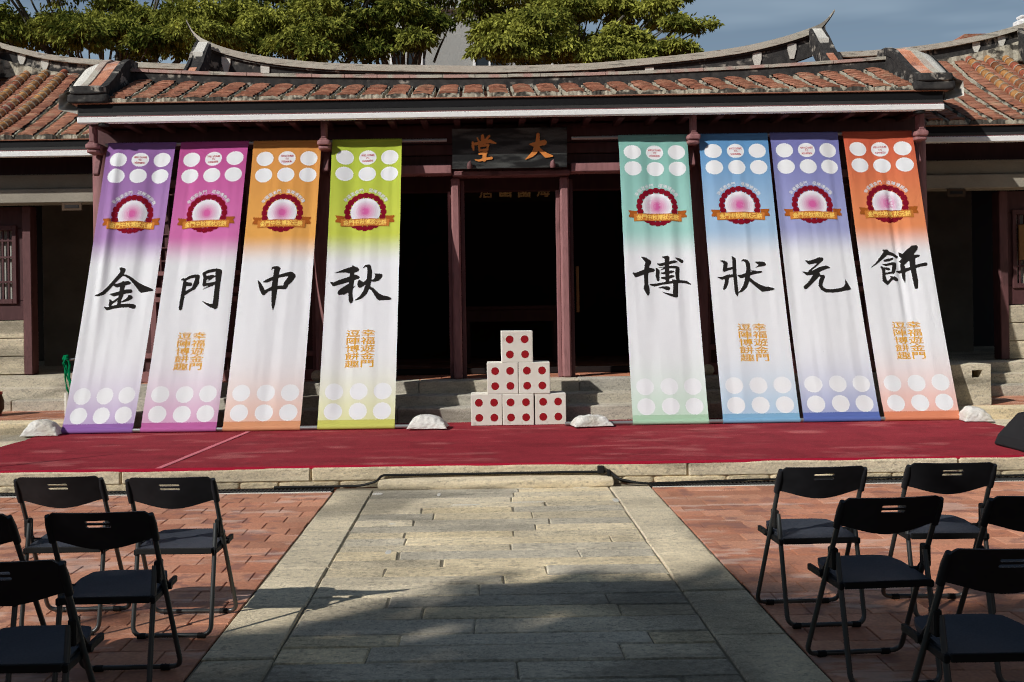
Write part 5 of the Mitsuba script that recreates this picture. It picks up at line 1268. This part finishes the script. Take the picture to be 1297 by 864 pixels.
put(K + '__roof', [sweep_box([xa - .9, xa - .05, xb + 2.8], [zt - .75, zt, zt], [zt - .82, zt - .15, zt - .15], 44.6, 50.4)], 'roof_tile', (.3, .4))
K = thing('rooftop_tank', 'white rooftop structure at the right edge above the ridge', 'building')
xa, zt = at(1289, 12, 60)
put(K, [bx(xa, xa + 6, 60, 60.6, 0, zt - .6, .03), bx(xa + .3, xa + 6, 60.1, 60.5, zt - .599, zt - .42, .02), bx(xa + .2, xa + 6, 60.0, 60.6, zt - .419, zt - .3, .02)], 'white_paint')

# ------------------------------------------------------------------ trees
def leaf_mesh(cen, n_each, rad, L, Wd, seed, sun_tone=0.5):
    """Drooping tufts of leaves spread through clumps. cen: (k, 3), rad: (k, 3)."""
    g = np.random.default_rng(seed)
    vs, uvs = [], []
    for c, r, n, tn in zip(cen, rad, n_each, sun_tone):
        k = 16
        nt = max(3, n // k)
        d = g.normal(size=(nt, 3)); d /= np.linalg.norm(d, axis=1, keepdims=True)
        d[:, 2] = np.where(d[:, 2] < -.35, -d[:, 2] * .6, d[:, 2])
        rr_ = np.clip(1 - np.abs(g.normal(0, .16, nt)), .25, 1.12)
        lump_ = .7 + .6 * meshkit.noise(d * 2.3 + c * 1.7, seed)
        t = c + d * r * (rr_ * lump_)[:, None]
        tone = np.clip(g.normal(tn, .24, nt) + .12 * d[:, 2], 0, 1)  # upper tufts painted lighter, as if sunlit from above
        base = np.repeat(t, k, 0) + g.normal(0, .06 * L / .13, (nt * k, 3)) * np.array([1, 1, .6])
        ax = np.repeat(d, k, 0) * .5 + g.normal(0, .36, (nt * k, 3)) + np.array([0, 0, -.62])
        ax /= np.linalg.norm(ax, axis=1, keepdims=True)
        sd = np.cross(ax, g.normal(size=(nt * k, 3))); sd /= np.linalg.norm(sd, axis=1, keepdims=True)
        nn = np.cross(ax, sd)
        l = L * g.uniform(.7, 1.25, (nt * k, 1)); w = Wd * g.uniform(.75, 1.2, (nt * k, 1))
        a, b = base, base + ax * l
        m = base + ax * l * .45
        vs.append(np.stack([a, m + sd * w / 2 + nn * w * .12, b, m - sd * w / 2 + nn * w * .12], 1))
        uvs.append(np.repeat(np.stack([np.clip(np.repeat(tone, k) + g.normal(0, .1, nt * k), 0, 1), g.random(nt * k)], -1)[:, None], 4, 1))
    v = np.concatenate(vs).reshape(-1, 3); uv = np.concatenate(uvs).reshape(-1, 2)
    q = np.arange(len(v)).reshape(-1, 4)
    f = np.concatenate([q[:, [0, 1, 2]], q[:, [0, 2, 3]]])
    return (v, f), uv


def limb(a, b, r0, r1, seed, n=9, wob=.12):
    g = np.random.default_rng(seed)
    a, b = np.array(a, float), np.array(b, float)
    L = np.linalg.norm(b - a)
    t = np.linspace(0, 1, n)
    off = np.cumsum(g.normal(0, wob * L / n, (n, 3)), 0); off -= t[:, None] * off[-1]
    return tube(a + (b - a) * t[:, None] + off, r0 + (r1 - r0) * t, 8)


def tree(label, foot, clumps, limbs, seed, L=.125, Wd=.052, trunk_r=.35, sun_tone=.5, fork=None, dens=.7):
    K = thing('broadleaf_tree', label, 'tree')
    fork = np.array(fork if fork is not None else (foot[0], foot[1], 5.0))
    put(K + '__trunk', limb(foot, fork, trunk_r, trunk_r * .75, seed, 9, .06), 'bark', smooth=60)
    ms = [limb(fork, b, trunk_r * .38, .03, seed + i, 10, .14) for i, b in enumerate(limbs)]
    g = np.random.default_rng(seed)
    put(K + '__limb', ms, 'bark', smooth=60)
    cen = np.array([c[:3] for c in clumps]); rad = np.array([(c[3], c[3] * .95, c[3] * c[4]) for c in clumps]); n = [int(c[5] * dens) for c in clumps]
    put(K + '__twig', [limb(fork + (c - fork) * .55, c, .035, .008, seed + 50 + i, 6, .12) for i, c in enumerate(cen)], 'bark')
    (v, f), uv = leaf_mesh(cen, n, rad, L, Wd, seed, [sun_tone - (.3 if c[1] > 25.4 else 0) + g.normal(0, .12) for c in clumps])  # back clumps get darker leaf colour, painting in the crown's inner shade
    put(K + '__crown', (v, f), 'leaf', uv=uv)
    return K


def sky_clumps(boxes, seed):
    """Clumps filling pieces of the crown given as (photo x range, photo y range, depth range, radius, count, leaves)."""
    g = np.random.default_rng(seed)
    out = []
    for (xa, xb, ya, yb, Ya, Yb, r, n, lv) in boxes:
        for k in range(n):
            Y = g.uniform(Ya, Yb)
            px = xa + (xb - xa) * (k + g.uniform(0, 1)) / n
            x, z = at(px, g.uniform(ya, yb), Y)
            out.append((x, Y, z, r * g.uniform(.6, 1.15), g.uniform(.6, .85), lv * .9))
    return out


def high_clumps(cx, cy, cz, rx, ry, rz, n, r, lv, seed):
    g = np.random.default_rng(seed)
    out = []
    for k in range(n):
        d = g.normal(size=3); d /= np.linalg.norm(d)
        s = g.uniform(.55, 1)
        out.append((cx + d[0] * rx * s, cy + d[1] * ry * s, cz + d[2] * rz * s, r * g.uniform(.8, 1.25), .7, lv))
    return out


T1 = sky_clumps([(-40, 60, 20, 60, 24, 26, .55, 6, 2200), (70, 230, 35, 72, 22.5, 24.5, .55, 9, 2400), (60, 240, 5, 35, 24, 26, .6, 6, 2200), (-60, 240, -30, 5, 24, 27, .8, 7, 1800), (-20, 240, 30, 75, 26, 28, .7, 7, 1500)], 11) + high_clumps(-8.5, 26, 11.5, 4.2, 3.2, 2.2, 22, 1.2, 700, 12)
tree('dark broadleaf tree with drooping leaves at the far left behind the ridge', (-9.5, 26.5, 0), T1, [(-11, 25, 9.5), (-7, 25.5, 9.5), (-9, 27, 12), (-6.2, 25, 8.6)], 21, sun_tone=.45, fork=(-9.2, 26.3, 5.6))
T2 = sky_clumps([(230, 420, 40, 74, 22.5, 24.5, .55, 11, 2500), (240, 440, 10, 40, 23.5, 25.5, .6, 9, 2400), (220, 460, -30, 8, 24, 27, .8, 8, 1800), (240, 460, 20, 75, 26.5, 28, .75, 8, 1500)], 31) + high_clumps(-3.5, 26, 11.5, 3.6, 3, 2.2, 20, 1.2, 700, 32)
tree('broadleaf tree with bright sunlit tufts left of the swallowtail ridge centre', (-5.2, 27, 0), T2, [(-6.5, 25, 9.4), (-3.4, 25, 9.0), (-4.5, 27, 12), (-2.4, 25.5, 8.4)], 41, sun_tone=.6, fork=(-5.0, 26.6, 5.8))
T3 = sky_clumps([(440, 545, 48, 74, 23, 25, .45, 6, 2100), (430, 560, 15, 50, 24, 26, .55, 7, 2200), (430, 600, -30, 12, 25, 28, .75, 7, 1700), (430, 520, 20, 70, 27, 28.5, .6, 4, 1400)], 51) + high_clumps(-.8, 27, 12, 2.8, 3, 2, 14, 1.2, 600, 52)
tree('shady broadleaf tree in front of the grey apartment block', (-2.0, 28.5, 0), T3, [(-3.0, 26, 8.8), (-1.9, 27, 9.6), (-1.6, 28, 12), (-1.2, 28, 10.0)], 61, sun_tone=.32, fork=(-1.9, 28, 6.2), trunk_r=.24)
T4 = sky_clumps([(612, 720, 55, 72, 22.5, 24, .42, 8, 2200), (625, 705, 30, 52, 22.8, 24, .5, 7, 2300), (710, 830, 60, 74, 23, 24.5, .36, 9, 1700), (765, 815, 38, 62, 23, 24, .34, 5, 1500), (600, 770, -12, 22, 24, 26, .55, 9, 2000), (770, 880, -30, 14, 24, 26, .5, 8, 1700), (600, 760, 15, 65, 25.5, 27, .6, 7, 1500), (850, 896, 30, 46, 23.5, 24.2, .24, 4, 700), (825, 880, 55, 68, 23.4, 24, .22, 5, 600), (740, 870, 12, 34, 24, 25.5, .30, 6, 900)], 71) + high_clumps(3.4, 26, 12, 3.2, 3, 2.2, 20, 1.2, 700, 72)
lm4 = [(*at(700, 10, 24.5)[:1], 24.5, at(700, 10, 24.5)[1]), (at(860, 30, 24)[0], 24, at(860, 30, 24)[1]), (at(790, 20, 24)[0], 24, at(790, 20, 24)[1]), (2.6, 26, 12), (at(655, 45, 24)[0], 24, at(655, 45, 24)[1]), (at(880, 62, 23.8)[0], 23.8, at(880, 62, 23.8)[1])]
tree('broadleaf tree with yellow green crown standing against the blue sky', (2.2, 26.5, 0), T4, lm4, 81, sun_tone=.68, fork=(2.2, 26, 6.4), trunk_r=.3)
# the tree behind the photographer that shades the near paving
T5 = high_clumps(-6.6, -7.15, 7.6, 7.2, 4.4, 1.6, 110, 1.3, 950, 91) + high_clumps(-12.2, -6.5, 7.4, 2.2, 2.6, 1.2, 12, .8, 380, 93)
tree('large shade tree standing behind the camera', (-6.5, -6.8, 0), T5, [(-9.5, -5, 8), (-4, -4, 8), (-6, -9, 8.5), (-3.5, -7.5, 8)], 95, L=.30, Wd=.13, dens=1.0, fork=(-6.4, -6.6, 4.4), trunk_r=.45)
T6 = high_clumps(4.0, -5.0, 8.8, 6, 5, 2.0, 76, 1.6, 520, 97)  # added unseen to cover the sky overhead; its shadow misses the view
tree('tree added unseen behind the camera to block overhead sky light', (4.5, -8.5, 0), T6, [(1, -6, 8.5), (8, -5, 8.5), (4, -3, 9)], 98, L=.4, Wd=.18, dens=1.0, fork=(4.5, -8.3, 4.6), trunk_r=.45)

# hall, walls and trees added out of view to hold back sky light
K = thing('gate_hall', 'long low gate hall added unseen behind the camera to block sky light', 'temple hall')
put(K + '__wall', bx(-16, 16, -14.4, -14.0, 0, 4.4, .02), 'plaster', (.6, 0))
put(K + '__roof', [sweep_y([-17.5, -15.0, -13.0], [4.3, 6.0, 4.3], [4.15, 5.8, 4.15], -16.5, 16.5)], 'roof_tile', (.3, .5))
put(K + '__door', bx(-1.4, 1.4, -14.0, -13.95, 0, 3.0, .02), 'red_wood', (.4, 0))
for sx in (-1, 1):
    tag(put('courtyard_wall', bx(sx * 11.0 - .2, sx * 11.0 + .2, -14, 12.4, 0, 3.4, .02), 'plaster', (.5, 0)), 'plastered wall added out of view to block sky light on the ' + ('left' if sx < 0 else 'right'), 'wall')
T7 = high_clumps(13.5, 1, 7.5, 3.5, 8, 3.4, 60, 1.8, 420, 191)
tree('row of dense trees added unseen on the right to block sky light', (13.5, 1, 0), T7, [(13, -3, 8), (13.5, 5, 8), (14, 1, 9)], 198, L=.45, Wd=.2, dens=1.0, fork=(13.5, 1, 4.4), trunk_r=.45, sun_tone=.2)
